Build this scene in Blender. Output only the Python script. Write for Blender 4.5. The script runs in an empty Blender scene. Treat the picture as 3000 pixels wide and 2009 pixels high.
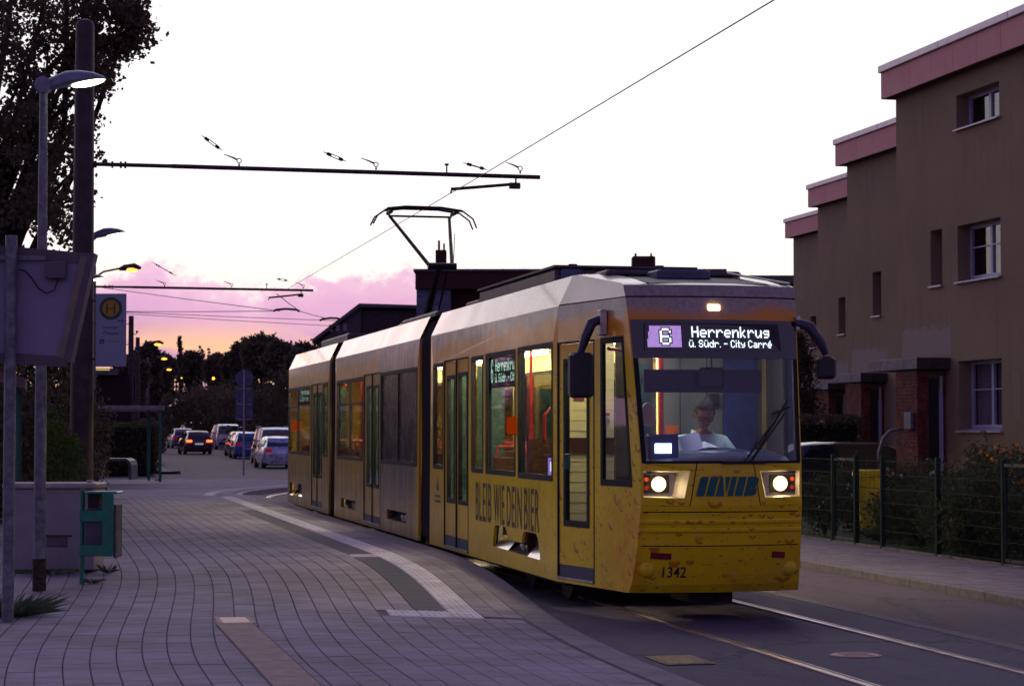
import bpy, bmesh, math, random
import numpy as np
from mathutils import Vector, Matrix, geometry
R = math.radians
random.seed(7); rng = np.random.default_rng(7)
sc = bpy.context.scene
COL = sc.collection

# ------------------------------------------------------------------ camera
# street frame: x to the right across the street, y along the street away from the camera, z up, metres
CAM = Vector((-6.32, -21.02, 1.83)); FPX = 6200.0; PITCH = math.atan(251.5 / FPX); HEAD = R(12.6)
cd = bpy.data.cameras.new('camera'); cam = bpy.data.objects.new('camera', cd); COL.objects.link(cam)
cd.sensor_width = 36; cd.lens = 36 * FPX / 3000; cd.clip_start = .1; cd.clip_end = 3000
cam.location = CAM; cam.rotation_euler = (R(90) + PITCH, 0, -HEAD)
cd.dof.use_dof = True; cd.dof.focus_distance = 22; cd.dof.aperture_fstop = 6.3
sc.camera = cam

def S(xd, yd, D):
    """survey: the place D metres ahead of the camera position seen at (xd, yd) of a 2341 px wide print"""
    u = (xd * 1.28139 - 1500) / FPX; v = -(yd * 1.28139 - 1004.5) / FPX
    Yc = math.cos(PITCH) - v * math.sin(PITCH); Zc = math.sin(PITCH) + v * math.cos(PITCH)
    t = D / Yc; X, Y, Z = u * t, D, Zc * t
    return Vector((CAM.x + X * math.cos(HEAD) + Y * math.sin(HEAD), CAM.y - X * math.sin(HEAD) + Y * math.cos(HEAD), CAM.z + Z))

# ------------------------------------------------------------------ sky and light
def nodes(nt): nt.nodes.clear(); return nt.nodes, nt.links
class NB:
    """small helper to write node trees as expressions"""
    def __init__(s, nt): s.nt = nt; s.n = nt.nodes; s.l = nt.links
    def put(s, sock, v):
        if hasattr(v, 'is_output') or isinstance(v, bpy.types.NodeSocket): s.l.new(v, sock)
        elif v is not None: sock.default_value = v
    def math(s, op, a, b=None, c=None, clamp=False):
        n = s.n.new('ShaderNodeMath'); n.operation = op; n.use_clamp = clamp
        s.put(n.inputs[0], a); s.put(n.inputs[1], b)
        if c is not None: s.put(n.inputs[2], c)
        return n.outputs[0]
    def rng(s, v, a, b, c=0., d=1., smooth=True):
        n = s.n.new('ShaderNodeMapRange'); n.interpolation_type = 'SMOOTHSTEP' if smooth else 'LINEAR'
        s.put(n.inputs[0], v); s.put(n.inputs[1], a); s.put(n.inputs[2], b); s.put(n.inputs[3], c); s.put(n.inputs[4], d)
        return n.outputs[0]
    def mix(s, f, a, b, mode='MIX'):
        n = s.n.new('ShaderNodeMix'); n.data_type = 'RGBA'; n.blend_type = mode
        c4 = lambda v: (*v, 1) if isinstance(v, tuple) and len(v) == 3 else v
        s.put(n.inputs[0], f); s.put(n.inputs[6], c4(a)); s.put(n.inputs[7], c4(b))
        return n.outputs[2]
    def noise(s, vec, scale, detail=3., rough=.5, dist=0.):
        n = s.n.new('ShaderNodeTexNoise'); s.put(n.inputs['Vector'], vec)
        n.inputs['Scale'].default_value = scale; n.inputs['Detail'].default_value = detail
        n.inputs['Roughness'].default_value = rough; n.inputs['Distortion'].default_value = dist
        return n.outputs['Fac']
    def comb(s, x, y, z):
        n = s.n.new('ShaderNodeCombineXYZ'); s.put(n.inputs[0], x); s.put(n.inputs[1], y); s.put(n.inputs[2], z); return n.outputs[0]
    def sep(s, v):
        n = s.n.new('ShaderNodeSeparateXYZ'); s.put(n.inputs[0], v); return n.outputs
    def vscale(s, v, k):
        n = s.n.new('ShaderNodeVectorMath'); n.operation = 'MULTIPLY'; s.put(n.inputs[0], v); n.inputs[1].default_value = k; return n.outputs[0]

W = bpy.data.worlds.new('World'); sc.world = W; W.use_nodes = True
nn, ll = nodes(W.node_tree); b = NB(W.node_tree)
SUN_AZ = R(3.0)          # the afterglow stands almost at the end of the street (+y, a little to +x)
sky = nn.new('ShaderNodeTexSky'); sky.sky_type = 'NISHITA'; sky.sun_disc = False
sky.sun_elevation = R(-2.5); sky.sun_rotation = SUN_AZ; sky.dust_density = 2.0
bg1 = nn.new('ShaderNodeBackground'); ll.new(sky.outputs[0], bg1.inputs[0]); bg1.inputs[1].default_value = .05
d = nn.new('ShaderNodeTexCoord').outputs['Generated']
dx, dy, dz = b.sep(d)
el = b.math('MULTIPLY', b.math('ARCSINE', dz), 57.2958)
az = b.math('MULTIPLY', b.math('ARCTAN2', dx, dy), 57.2958)       # 0 = down the street, + to the right
dot = b.math('ADD', b.math('MULTIPLY', dx, math.sin(SUN_AZ)), b.math('MULTIPLY', dy, math.cos(SUN_AZ)))
glow = b.rng(dot, .30, .89)
dome = b.mix(b.rng(el, 0, 70), (.255, .185, .37), (.072, .068, .235))
base = b.mix(glow, dome, (1.16, 1.10, 1.15))
# creamy light just over the cloud bank
base = b.mix(b.math('MULTIPLY', b.rng(el, 8, 2.5), b.rng(dot, .7, .97)), base, (1.25, 1.05, .93))
n1 = b.noise(b.comb(b.math('MULTIPLY', az, .16), 3.0, b.math('MULTIPLY', el, .12)), 1.0, 2)
n2 = b.noise(b.comb(b.math('MULTIPLY', az, .75), 7.0, b.math('MULTIPLY', el, .9)), 1.0, 5, .55)
bumpa = b.math('MULTIPLY', b.math('EXPONENT', b.math('MULTIPLY', b.math('POWER', b.math('MULTIPLY', b.math('SUBTRACT', az, 2.9), .8), 2.0), -1.0)), .7)
top = b.math('ADD', b.math('ADD', b.math('MULTIPLY', b.math('SUBTRACT', n1, .5), 2.4), b.math('MULTIPLY', b.math('SUBTRACT', n2, .5), 1.7)), 3.75)
top = b.math('ADD', top, bumpa)
cl = b.rng(b.math('ADD', b.math('SUBTRACT', top, el), b.math('MULTIPLY', b.math('SUBTRACT', b.noise(b.comb(b.math('MULTIPLY', az, 1.6), 2., b.math('MULTIPLY', el, 2.2)), 1., 4, .6), .5), 1.1)), -.12, .26)
depth = b.rng(b.math('SUBTRACT', top, el), 0, 2.4)
fleece = b.noise(b.comb(b.math('MULTIPLY', az, .5), 1.0, b.math('MULTIPLY', el, 1.2)), 1.0, 5, .6)
ccol = b.mix(depth, (.90, .52, .76), (.57, .29, .56))
rim = b.rng(b.math('SUBTRACT', top, el), .75, .05); ccol = b.mix(b.math('MULTIPLY', rim, .45), ccol, (1.08, .80, .90))
ccol = b.mix(b.math('MULTIPLY', b.rng(fleece, .35, .72), .7), ccol, (.86, .48, .70))
ccol = b.mix(b.math('MULTIPLY', b.rng(el, 1.9, .8), b.rng(dot, .9, .99)), ccol, (.50, .26, .46))
# orange light under the bank, broken by thin streaks
gold = b.math('MULTIPLY', b.math('MULTIPLY', b.rng(el, 3.15, 2.15), b.rng(el, .3, 1.4)), b.rng(b.noise(b.comb(b.math('MULTIPLY', az, .35), 5., b.math('MULTIPLY', el, .8)), 1., 3), .30, .50))
gold = b.math('MULTIPLY', gold, b.rng(dot, .965, .996))
ccol = b.mix(gold, ccol, (1.1, .62, .38))
ccol = b.mix(b.rng(dot, .9, .2), ccol, (.24, .16, .30))
full = b.mix(cl, base, ccol)
full = b.mix(b.rng(el, .3, -1.5), full, (.06, .05, .08))
bg2 = nn.new('ShaderNodeBackground'); ll.new(full, bg2.inputs[0]); bg2.inputs[1].default_value = .98
add = nn.new('ShaderNodeAddShader'); ll.new(bg1.outputs[0], add.inputs[0]); ll.new(bg2.outputs[0], add.inputs[1])
wo = nn.new('ShaderNodeOutputWorld'); ll.new(add.outputs[0], wo.inputs[0])

sd = bpy.data.lights.new('sun', 'SUN'); sun = bpy.data.objects.new('sun', sd); COL.objects.link(sun)
sd.energy = .12; sd.angle = R(20); sd.color = (1, .62, .5)
sv = Vector((math.sin(SUN_AZ) * math.cos(R(4)), math.cos(SUN_AZ) * math.cos(R(4)), math.sin(R(4))))
sun.rotation_euler = sv.to_track_quat('Z', 'Y').to_euler()

vs = sc.view_settings; vs.view_transform = 'Standard'; vs.look = 'None'; vs.exposure = 0; vs.gamma = 1; vs.use_curve_mapping = False
sc.cycles.max_bounces = 6; sc.cycles.diffuse_bounces = 3; sc.cycles.glossy_bounces = 3
sc.cycles.transmission_bounces = 4; sc.cycles.transparent_max_bounces = 16
sc.cycles.sample_clamp_indirect = 4; sc.cycles.caustics_reflective = False; sc.cycles.caustics_refractive = False
sc.cycles.use_denoising = True

# ------------------------------------------------------------------ materials
MATS = {}
def mat(name, col, rough=.6, metal=0., var=.18, vs_=6., bump=.15, bs=60., coat=0., col2=None, spec=.5, dirt=0., isl=0.):
    if name in MATS: return MATS[name]
    m = bpy.data.materials.new(name); MATS[name] = m; m.use_nodes = True
    n_, l_ = nodes(m.node_tree); q = NB(m.node_tree)
    p = n_.new('ShaderNodeBsdfPrincipled'); o = n_.new('ShaderNodeOutputMaterial'); l_.new(p.outputs[0], o.inputs[0])
    tc = n_.new('ShaderNodeTexCoord').outputs['Object']
    f = q.noise(tc, vs_, 4, .6)
    c2 = col2 or tuple(c * (1 - 2 * var) for c in col)
    c1 = tuple(min(1, c * (1 + var)) for c in col) if not col2 else col
    base = q.mix(q.rng(f, .3, .7), c2, c1)
    if isl: base = q.mix(1., base, q.comb(*[q.rng(n_.new('ShaderNodeNewGeometry').outputs['Random Per Island'], 0, 1, 1 - isl, 1 + isl * .6, False)] * 3), 'MULTIPLY')
    if isl:        # trodden gum and small dark spots
        vg = n_.new('ShaderNodeTexVoronoi'); vg.inputs['Scale'].default_value = 2.6; l_.new(tc, vg.inputs['Vector'])
        base = q.mix(q.math('MULTIPLY', q.rng(vg.outputs['Distance'], .07, .045), .45), base, (.06, .05, .06))
    if dirt: base = q.mix(q.math('MULTIPLY', q.rng(q.noise(tc, vs_ * .23, 5, .65), .45, .7), dirt), base, (.05, .045, .04))
    q.put(p.inputs['Base Color'], base)
    q.put(p.inputs['Roughness'], q.rng(f, .2, .8, max(0, rough - .08), min(1, rough + .08)))
    p.inputs['Metallic'].default_value = metal; p.inputs['Coat Weight'].default_value = coat; p.inputs['Coat Roughness'].default_value = .06
    p.inputs['Specular IOR Level'].default_value = spec
    if bump:
        bp = n_.new('ShaderNodeBump'); bp.inputs['Strength'].default_value = bump; bp.inputs['Distance'].default_value = .01
        l_.new(q.noise(tc, bs, 3), bp.inputs['Height']); l_.new(bp.outputs[0], p.inputs['Normal'])
    return m
def emis(name, col, st):
    if name in MATS: return MATS[name]
    m = bpy.data.materials.new(name); MATS[name] = m; m.use_nodes = True
    n_, l_ = nodes(m.node_tree); e = n_.new('ShaderNodeEmission'); o = n_.new('ShaderNodeOutputMaterial')
    e.inputs[0].default_value = (*col, 1); e.inputs[1].default_value = st; l_.new(e.outputs[0], o.inputs[0]); return m
def glass(name, tint=(.9, .92, .95), refl=.12, rough=.03):
    if name in MATS: return MATS[name]
    m = bpy.data.materials.new(name); MATS[name] = m; m.use_nodes = True
    n_, l_ = nodes(m.node_tree); q = NB(m.node_tree)
    t = n_.new('ShaderNodeBsdfTransparent'); t.inputs[0].default_value = (*tint, 1)
    g = n_.new('ShaderNodeBsdfGlossy'); g.inputs[0].default_value = (1, 1, 1, 1); g.inputs[1].default_value = rough
    fr = n_.new('ShaderNodeLayerWeight'); fr.inputs[0].default_value = .5      # Schlick reflectance, the same from both sides of the pane
    k = q.math('MULTIPLY', q.math('ADD', q.math('MULTIPLY', q.math('POWER', fr.outputs['Facing'], 5.0), .96), .04), refl / .10, clamp=True)
    x = n_.new('ShaderNodeMixShader'); l_.new(k, x.inputs[0]); l_.new(t.outputs[0], x.inputs[1]); l_.new(g.outputs[0], x.inputs[2])
    o = n_.new('ShaderNodeOutputMaterial'); l_.new(x.outputs[0], o.inputs[0]); return m

# ------------------------------------------------------------------ mesh helpers
class MB:
    def __init__(s): s.v = []; s.f = []
    def add(s, vs, fs):
        k = len(s.v); s.v += [tuple(p) for p in vs]; s.f += [tuple(i + k for i in f) for f in fs]; return s
    def box(s, x0, x1, y0, y1, z0, z1, M=None):
        vs = [(x, y, z) for z in (z0, z1) for y in (y0, y1) for x in (x0, x1)]
        if M is not None: vs = [M @ Vector(p) for p in vs]
        return s.add(vs, [(0, 2, 3, 1), (4, 5, 7, 6), (0, 1, 5, 4), (2, 6, 7, 3), (0, 4, 6, 2), (1, 3, 7, 5)])
    def bevbox(s, x0, x1, y0, y1, z0, z1, e=.02, M=None):
        vs = []; 
        for z, i in ((z0, e), (z0 + e, 0), (z1 - e, 0), (z1, e)):
            c = [(x0 + i, y0 + e + i), (x0 + e + i, y0 + i), (x1 - e - i, y0 + i), (x1 - i, y0 + e + i), (x1 - i, y1 - e - i), (x1 - e - i, y1 - i), (x0 + e + i, y1 - i), (x0 + i, y1 - e - i)]
            vs += [(x, y, z) for x, y in c]
        fs = [tuple(range(7, -1, -1)), tuple(range(24, 32))]
        for r in range(3):
            for k in range(8): fs.append((r * 8 + k, r * 8 + (k + 1) % 8, r * 8 + 8 + (k + 1) % 8, r * 8 + 8 + k))
        if M is not None: vs = [M @ Vector(p) for p in vs]
        return s.add(vs, fs)
    def quad(s, a, b_, c, d_): return s.add([a, b_, c, d_], [(0, 1, 2, 3)])
    def tube(s, pts, r, n=8, caps=True):
        pts = [Vector(p) for p in pts]; rs = r if isinstance(r, (list, tuple)) else [r] * len(pts)
        rings = []; up = None
        for i, p in enumerate(pts):
            t = (pts[min(i + 1, len(pts) - 1)] - pts[max(i - 1, 0)]).normalized()
            if up is None: up = t.orthogonal().normalized()
            else:
                up = up - t * up.dot(t); up = up.normalized() if up.length > 1e-6 else t.orthogonal().normalized()
            w = t.cross(up)
            rings.append([p + (up * math.cos(2 * math.pi * k / n) + w * math.sin(2 * math.pi * k / n)) * rs[i] for k in range(n)])
        vs = [q for r_ in rings for q in r_]; fs = []
        for i in range(len(pts) - 1):
            for k in range(n): fs.append((i * n + k, i * n + (k + 1) % n, (i + 1) * n + (k + 1) % n, (i + 1) * n + k))
        if caps: fs += [tuple(range(n - 1, -1, -1)), tuple((len(pts) - 1) * n + k for k in range(n))]
        return s.add(vs, fs)
    def disc(s, c, nrm, r, h=.01, n=20, rx=1.):
        c = Vector(c); nrm = Vector(nrm).normalized(); a = Vector((0, 0, 1)) if abs(nrm.z) < .9 else Vector((1, 0, 0))
        u = a.cross(nrm).normalized(); w = nrm.cross(u)
        vs = [c + o * nrm + (u * rx * math.cos(2 * math.pi * k / n) + w * math.sin(2 * math.pi * k / n)) * r for o in (0, h) for k in range(n)]
        return s.add(vs, [tuple(range(n - 1, -1, -1)), tuple(range(n, 2 * n))] + [(k, (k + 1) % n, n + (k + 1) % n, n + k) for k in range(n)])
    def ball(s, c, r, n=12, m=8, sc_=(1, 1, 1)):
        vs = []; fs = []
        for i in range(m + 1):
            for k in range(n):
                a, e = 2 * math.pi * k / n, math.pi * i / m - math.pi / 2
                vs.append((c[0] + r * sc_[0] * math.cos(e) * math.cos(a), c[1] + r * sc_[1] * math.cos(e) * math.sin(a), c[2] + r * sc_[2] * math.sin(e)))
        for i in range(m):
            for k in range(n): fs.append((i * n + k, i * n + (k + 1) % n, (i + 1) * n + (k + 1) % n, (i + 1) * n + k))
        return s.add(vs, fs)
    def prism(s, poly, fn0, fn1):
        """polygon swept between two maps (2-D point -> 3-D point)"""
        n = len(poly); vs = [fn0(p) for p in poly] + [fn1(p) for p in poly]
        tris = geometry.tessellate_polygon([[Vector((p[0], p[1], 0)) for p in poly]])
        fs = [tuple(t) for t in tris] + [tuple(n + i for i in reversed(t)) for t in tris]
        return s.add(vs, fs + [(k, (k + 1) % n, n + (k + 1) % n, n + k) for k in range(n)])
    def plate(s, outer, holes, fn, depth=None, fn2=None):
        """flat sheet with holes; fn maps (a, b) to 3-D; fn2 gives the inner face, edges are closed"""
        loops = [outer] + holes; pts = [p for l in loops for p in l]
        tris = geometry.tessellate_polygon([[Vector((p[0], p[1], 0)) for p in l] for l in loops])
        s.add([fn(p) for p in pts], [tuple(t) for t in tris])
        if fn2:
            s.add([fn2(p) for p in pts], [tuple(reversed(t)) for t in tris])
            for l in loops:
                n = len(l); s.add([fn(p) for p in l] + [fn2(p) for p in l], [(k, (k + 1) % n, n + (k + 1) % n, n + k) for k in range(n)])
        return s
    def build(s, name, m, parent=None, smooth=False, loc=None, auto=False):
        me = bpy.data.meshes.new(name); me.from_pydata(s.v, [], s.f); me.materials.append(m)
        if smooth:
            me.polygons.foreach_set('use_smooth', [True] * len(me.polygons))
            if auto: me.set_sharp_from_angle(angle=R(40))
        me.update()
        o = bpy.data.objects.new(name, me); COL.objects.link(o); o.parent = parent
        if loc is not None: o.location = loc
        return o
def fixn(o):
    bm = bmesh.new(); bm.from_mesh(o.data); bmesh.ops.remove_doubles(bm, verts=bm.verts, dist=1e-5)
    bmesh.ops.recalc_face_normals(bm, faces=bm.faces); bm.to_mesh(o.data); bm.free(); return o
def tag(o, label=None, cat=None, group=None, kind=None):
    for k, v in (('label', label), ('category', cat), ('group', group), ('kind', kind)):
        if v: o[k] = v
    return o
def thing(name, label, cat, loc=(0, 0, 0), rz=0, group=None):
    o = bpy.data.objects.new(name, None); COL.objects.link(o); o.location = loc; o.rotation_euler = (0, 0, rz)
    o.empty_display_size = .3
    return tag(o, label, cat, group)
def copy_tree(o, parent=None):
    c = o.copy(); COL.objects.link(c); c.parent = parent
    for ch in list(o.children): copy_tree(ch, c)
    return c
def again(o, label, loc, rz=None):
    c = copy_tree(o); c['label'] = label; c.location = loc
    if rz is not None: c.rotation_euler = (0, 0, rz)
    return c
def text_mesh(body, name, m, parent, fn, u0, u1, v0, v1, bold=.0, spacing=1., extrude=0.):
    """lettering as flat mesh, fitted to the box (u0..u1, v0..v1) and mapped to 3-D by fn(u, v)"""
    cu = bpy.data.curves.new(name, 'FONT'); cu.body = body; cu.offset = bold; cu.space_character = spacing; cu.resolution_u = 3
    cu.fill_mode = 'FRONT'
    o = bpy.data.objects.new(name, cu); COL.objects.link(o); dg = bpy.context.evaluated_depsgraph_get(); dg.update()
    me = bpy.data.meshes.new_from_object(o.evaluated_get(dg)); bpy.data.objects.remove(o); bpy.data.curves.remove(cu)
    xs = [v.co.x for v in me.vertices]; ys = [v.co.y for v in me.vertices]
    a0, a1, b0, b1 = min(xs), max(xs), min(ys), max(ys)
    for v in me.vertices:
        v.co = fn(u0 + (v.co.x - a0) / (a1 - a0) * (u1 - u0), v0 + (v.co.y - b0) / (b1 - b0) * (v1 - v0))
    me.materials.clear(); me.materials.append(m)
    o = bpy.data.objects.new(name, me); COL.objects.link(o); o.parent = parent; return o
def ss(t): t = max(0., min(1., t)); return t * t * (3 - 2 * t)
# ================================================================== THE SETTING
def gz(y): return .0065 * max(0., y - 78)          # the street rises gently beyond the crossing
def sheet(name, poly_rows, m, kind='structure'):
    """rows of points (lists of equal length) joined to a sheet"""
    q = MB(); n = len(poly_rows[0]); q.v = [tuple(p) for r_ in poly_rows for p in r_]
    for i in range(len(poly_rows) - 1):
        for k in range(n - 1): q.f.append((i * n + k, i * n + k + 1, (i + 1) * n + k + 1, (i + 1) * n + k))
    o = q.build(name, m); tag(o, kind=kind); return o

def asphalt(name, c, rough, patch):
    m = bpy.data.materials.new(name); m.use_nodes = True; n_, l_ = nodes(m.node_tree); q = NB(m.node_tree)
    p = n_.new('ShaderNodeBsdfPrincipled'); o = n_.new('ShaderNodeOutputMaterial'); l_.new(p.outputs[0], o.inputs[0])
    tc = n_.new('ShaderNodeTexCoord').outputs['Object']
    big = q.noise(q.vscale(tc, (1, .25, 1)), .7, 4, .6); fine = q.noise(tc, 130, 3, .7); mid = q.noise(tc, 9, 4, .6)
    base = q.mix(q.rng(big, .3, .7), c, patch); base = q.mix(q.rng(mid, .55, .75, 0, .35), base, tuple(v * .6 for v in c))
    base = q.mix(q.rng(fine, .35, .75, 0, .6), base, tuple(v * 1.8 for v in c))
    ve = n_.new('ShaderNodeTexVoronoi'); ve.feature = 'DISTANCE_TO_EDGE'; ve.inputs['Scale'].default_value = .30
    wv = n_.new('ShaderNodeVectorMath'); wv.operation = 'ADD'; l_.new(q.vscale(tc, (1, .55, 1)), wv.inputs[0]); l_.new(q.comb(q.math('MULTIPLY', mid, .8), q.math('MULTIPLY', big, 1.6), 0.), wv.inputs[1]); l_.new(wv.outputs[0], ve.inputs['Vector'])
    base = q.mix(q.math('MULTIPLY', q.rng(ve.outputs['Distance'], .010, .003), .7), base, (.025, .022, .028))      # sealed cracks
    stain = q.rng(q.noise(q.vscale(tc, (2.2, .4, 1)), 1.3, 5, .7), .52, .72, 0, .5); base = q.mix(stain, base, tuple(v * .55 for v in c))
    q.put(p.inputs['Base Color'], base); q.put(p.inputs['Roughness'], q.rng(mid, .3, .7, rough, rough + .12)); p.inputs['Specular IOR Level'].default_value = .35
    bp = n_.new('ShaderNodeBump'); bp.inputs['Strength'].default_value = .5; bp.inputs['Distance'].default_value = .006; l_.new(fine, bp.inputs['Height']); l_.new(bp.outputs[0], p.inputs['Normal'])
    MATS[name] = m; return m
M_road = asphalt('asphalt', (.085, .056, .088), .72, (.10, .068, .080))
M_track = asphalt('track asphalt', (.074, .060, .098), .74, (.090, .074, .112))
M_earth = mat('earth', (.05, .045, .03), .95, col2=(.03, .035, .02), vs_=2, bump=.5, bs=20)
YR = [-30, -10, 0, 20, 40, 60, 78, 100, 140, 200, 400, 900]
sheet('ground', [[(-400, y, gz(y) - .05), (-30, y, gz(y) - .05), (30, y, gz(y) - .05), (400, y, gz(y) - .05)] for y in YR], M_earth)
sheet('road', [[(-60 if 50 < y < 66 else (-8 if y < 66 else -1.2), y, gz(y)), (3.6 if y < 52 else 9, y, gz(y))] for y in (-30, 0, 20, 40, 51.9, 52.1, 65.9, 66.1, 78, 100, 140, 200, 300)], M_road)
# strip of darker asphalt that carries the rails
sheet('track_bed', [[(-1.75, y, .004), (1.60, y, .004)] for y in (-30, -10, 0, 20, 33)], M_track)

# --- rails: straight, then a right-hand bend behind the tram
M_rail = mat('rail steel', (.55, .44, .47), .36, 1., .12, 3, bump=.03); M_groove = mat('rail groove', (.02, .02, .02), .8)
def bend(x0, R0, y0, s):
    """point and heading of a line x0 from the street axis, bent right with radius R0 about (R0, y0) after y0"""
    if s < y0: return (x0, s), 0.
    a = min((s - y0) / R0, R(78)); ex = (s - y0) - a * R0
    cx = R0; x = cx - (R0 - x0) * math.cos(a); y = y0 + (R0 - x0) * math.sin(a)
    return (x + ex * math.sin(a), y + ex * math.cos(a)), a
def strip_along(q, x0, w, z0, z1, ys, R0=16., y0=33.):
    P_ = []
    for s in ys:
        (x, y), a = bend(x0, R0, y0, s); n_ = (math.cos(a), -math.sin(a))
        P_.append([(x + n_[0] * o, y + n_[1] * o, z) for o, z in ((-w / 2, z0), (-w / 2, z1), (w / 2, z1), (w / 2, z0))])
    for i in range(len(P_) - 1):
        for k in range(3): q.add([P_[i][k], P_[i][k + 1], P_[i + 1][k + 1], P_[i + 1][k]], [(0, 1, 2, 3)])
YS = [-30, -15, 0, 15, 33] + [33 + i * 1.2 for i in range(1, 45)]
for x0 in (-.56, .86):
    t = thing('tram_rail', 'near grooved steel rail in the asphalt on the platform side' if x0 < 0 else 'far grooved steel rail shining towards the right edge of the picture', 'rail', (0, 0, 0), 0, 'rails of the tram track')
    q = MB(); strip_along(q, x0, .062, .0, .018, YS); q.build('rail_head', M_rail, t)
    q = MB(); strip_along(q, x0 + .05, .035, .0, .009, YS); q.build('groove', M_groove, t)
    q = MB(); strip_along(q, x0 + .078, .016, .0, .014, YS); q.build('guard_lip', M_rail, t)

# --- flush light stones beside the track bed and kerb on the far side
M_kerb = mat('kerb stone', (.16, .14, .20), .8, var=.15, vs_=12, bump=.4, bs=90, dirt=.3); M_joint = mat('joint sand', (.05, .045, .04), .95)
M_walk = mat('far walk paving', (.22, .175, .24), .85, isl=.12, var=.15, vs_=5, bump=.3, bs=70, dirt=.25)
tb = thing('flush_kerb', 'flush row of pale stones between the track and the far traffic lane', 'kerb', (1.69, 0, 0))
M_flush = mat('flush stone', (.17, .14, .17), .85, var=.15, vs_=12, bump=.4, bs=90, dirt=.4)
for i in range(44):
    y = -13 + i; MB().box(-.085, .085, y + .006, y + .994, -.05, .0075 + random.uniform(0, .002)).build('stone', M_flush, tb)
kr = thing('kerb', 'raised pale kerb along the far pavement in front of the gardens', 'kerb', (3.62, 0, 0))
for i in range(64):
    y = -13 + i; MB().bevbox(-.075, .075, y + .004, y + .996, -.05, .10 + random.uniform(-.002, .002), .012).build('stone', M_kerb, kr)
# far pavement: rows of small rectangular pavers, joined (too fine to pick apart)
o = sheet('far_pavement_bed', [[(3.7, y, .085), (5.75, y, .085)] for y in (-20, 0, 20, 51)], M_joint)
q = MB(); rr = random.Random(3)
for j in range(-60, 245):
    y = j * .205
    for i in range(10):
        x = 3.705 + i * .2; h = .099 + rr.uniform(-.0015, .0015)
        q.add([(x + .003, y + .003, .07), (x + .196, y + .003, .07), (x + .196, y + .2, .07), (x + .003, y + .2, .07), (x + .006, y + .006, h), (x + .193, y + .006, h), (x + .193, y + .197, h), (x + .006, y + .197, h)], [(4, 5, 6, 7), (0, 1, 5, 4), (1, 2, 6, 5), (2, 3, 7, 6), (3, 0, 4, 7)])
o = q.build('far_pavement', M_walk); tag(o, kind='structure')

# --- the platform pavement on the near side
def sh(y): return -.56 * ss((4 - y) / 10)                      # the whole pavement swings gently to the left near the camera
def pz(x, y):
    a = ss((y + 2) / 8.); zk = .03 + .23 * a; zi = .14 + .12 * a
    m = max(0., min(1., (-1.6 - x) / 2.2)); z = zk + (zi - zk) * m
    return z - .14 * ss((y - 29) / 5.)
def ptx(x, s, kx=0.):
    """pavement coordinates (x across, s along) to the place: the platform bends with the track behind the tram"""
    if s < 33: return (x + sh(s), s)
    (X, Y), a = bend(x, 16., 33., s)
    return (X, Y)
M_bed = mat('paving joint', (.10, .082, .105), .95)
M_pav = mat('concrete paver', (.285, .24, .32), .82, var=.16, vs_=1.3, bump=.45, bs=120, dirt=.5, isl=.15)
M_anth = mat('anthracite slab', (.066, .058, .098), .8, isl=.12, var=.12, vs_=6, bump=.3, bs=90)
M_tact = mat('tactile slab', (.72, .66, .76), .75, var=.12, vs_=9, bump=.25, bs=90, dirt=.25)
M_tan = mat('tan channel slab', (.33, .24, .22), .85, var=.14, vs_=7, bump=.3, bs=80)
M_edge = mat('platform edge slab', (.20, .17, .225), .82, var=.12, vs_=4, bump=.3, bs=90, dirt=.2)
FAR = 52.5
rows = []
for y in [-14 + .75 * i for i in range(int((FAR + 14) / .75) + 1)]:
    row = [(-14, y, pz(-5, y) - .012)]
    for x in (-9, -6.5, -5, -4, -3, -2.4, -1.8, -1.19):
        X, Y = ptx(x, y) if y < 33 else (x, y)
        if y < 33: row.append((X, Y, pz(X, Y) - .012))
        else: row.append((x, y, pz(x, y) - .012))
    if y < 33: row.append((row[-1][0] + .002, row[-1][1], -.05))
    else: row.append((x + .002, y, -.05))
    rows.append(row)
# beyond the bend the inner corner of the pavement is cut by the turning track
def inside(x, y):          # right of the platform edge in the bend -> road
    if y < 33: return x > -1.19
    cx, cy = 16., 33.; return math.hypot(x - cx, y - cy) < 16 + 1.19
rows = [r_ for r_ in rows if r_[0][1] <= 33]
o = sheet('platform_bed', rows, M_bed)
arc = []
for s in [33 + i * .8 for i in range(0, 27)]:
    (X, Y), a = bend(-1.19, 16., 33., s); arc.append((X, Y, a))
q = MB()
for i in range(len(arc) - 1):
    (x0, y0, _), (x1, y1, _) = arc[i], arc[i + 1]
    f0 = min(y0, FAR); f1 = min(y1, FAR)
    q.quad((-14, f0, .108), (x0, f0, .108), (x1, f1, (.108)), (-14, f1, (.108))); q.quad((x0, y0, (.108)), (x0, y0, -.05), (x1, y1, -.05), (x1, y1, (.108)))
q.quad((-14, arc[-1][1], (.108)), (arc[-1][0], arc[-1][1], (.108)), (9, arc[-1][1] + 1.2, (.108)), (-14, FAR + .5, (.108)))
o = q.build('corner_pavement_bed', M_bed); tag(o, kind='structure')

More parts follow.
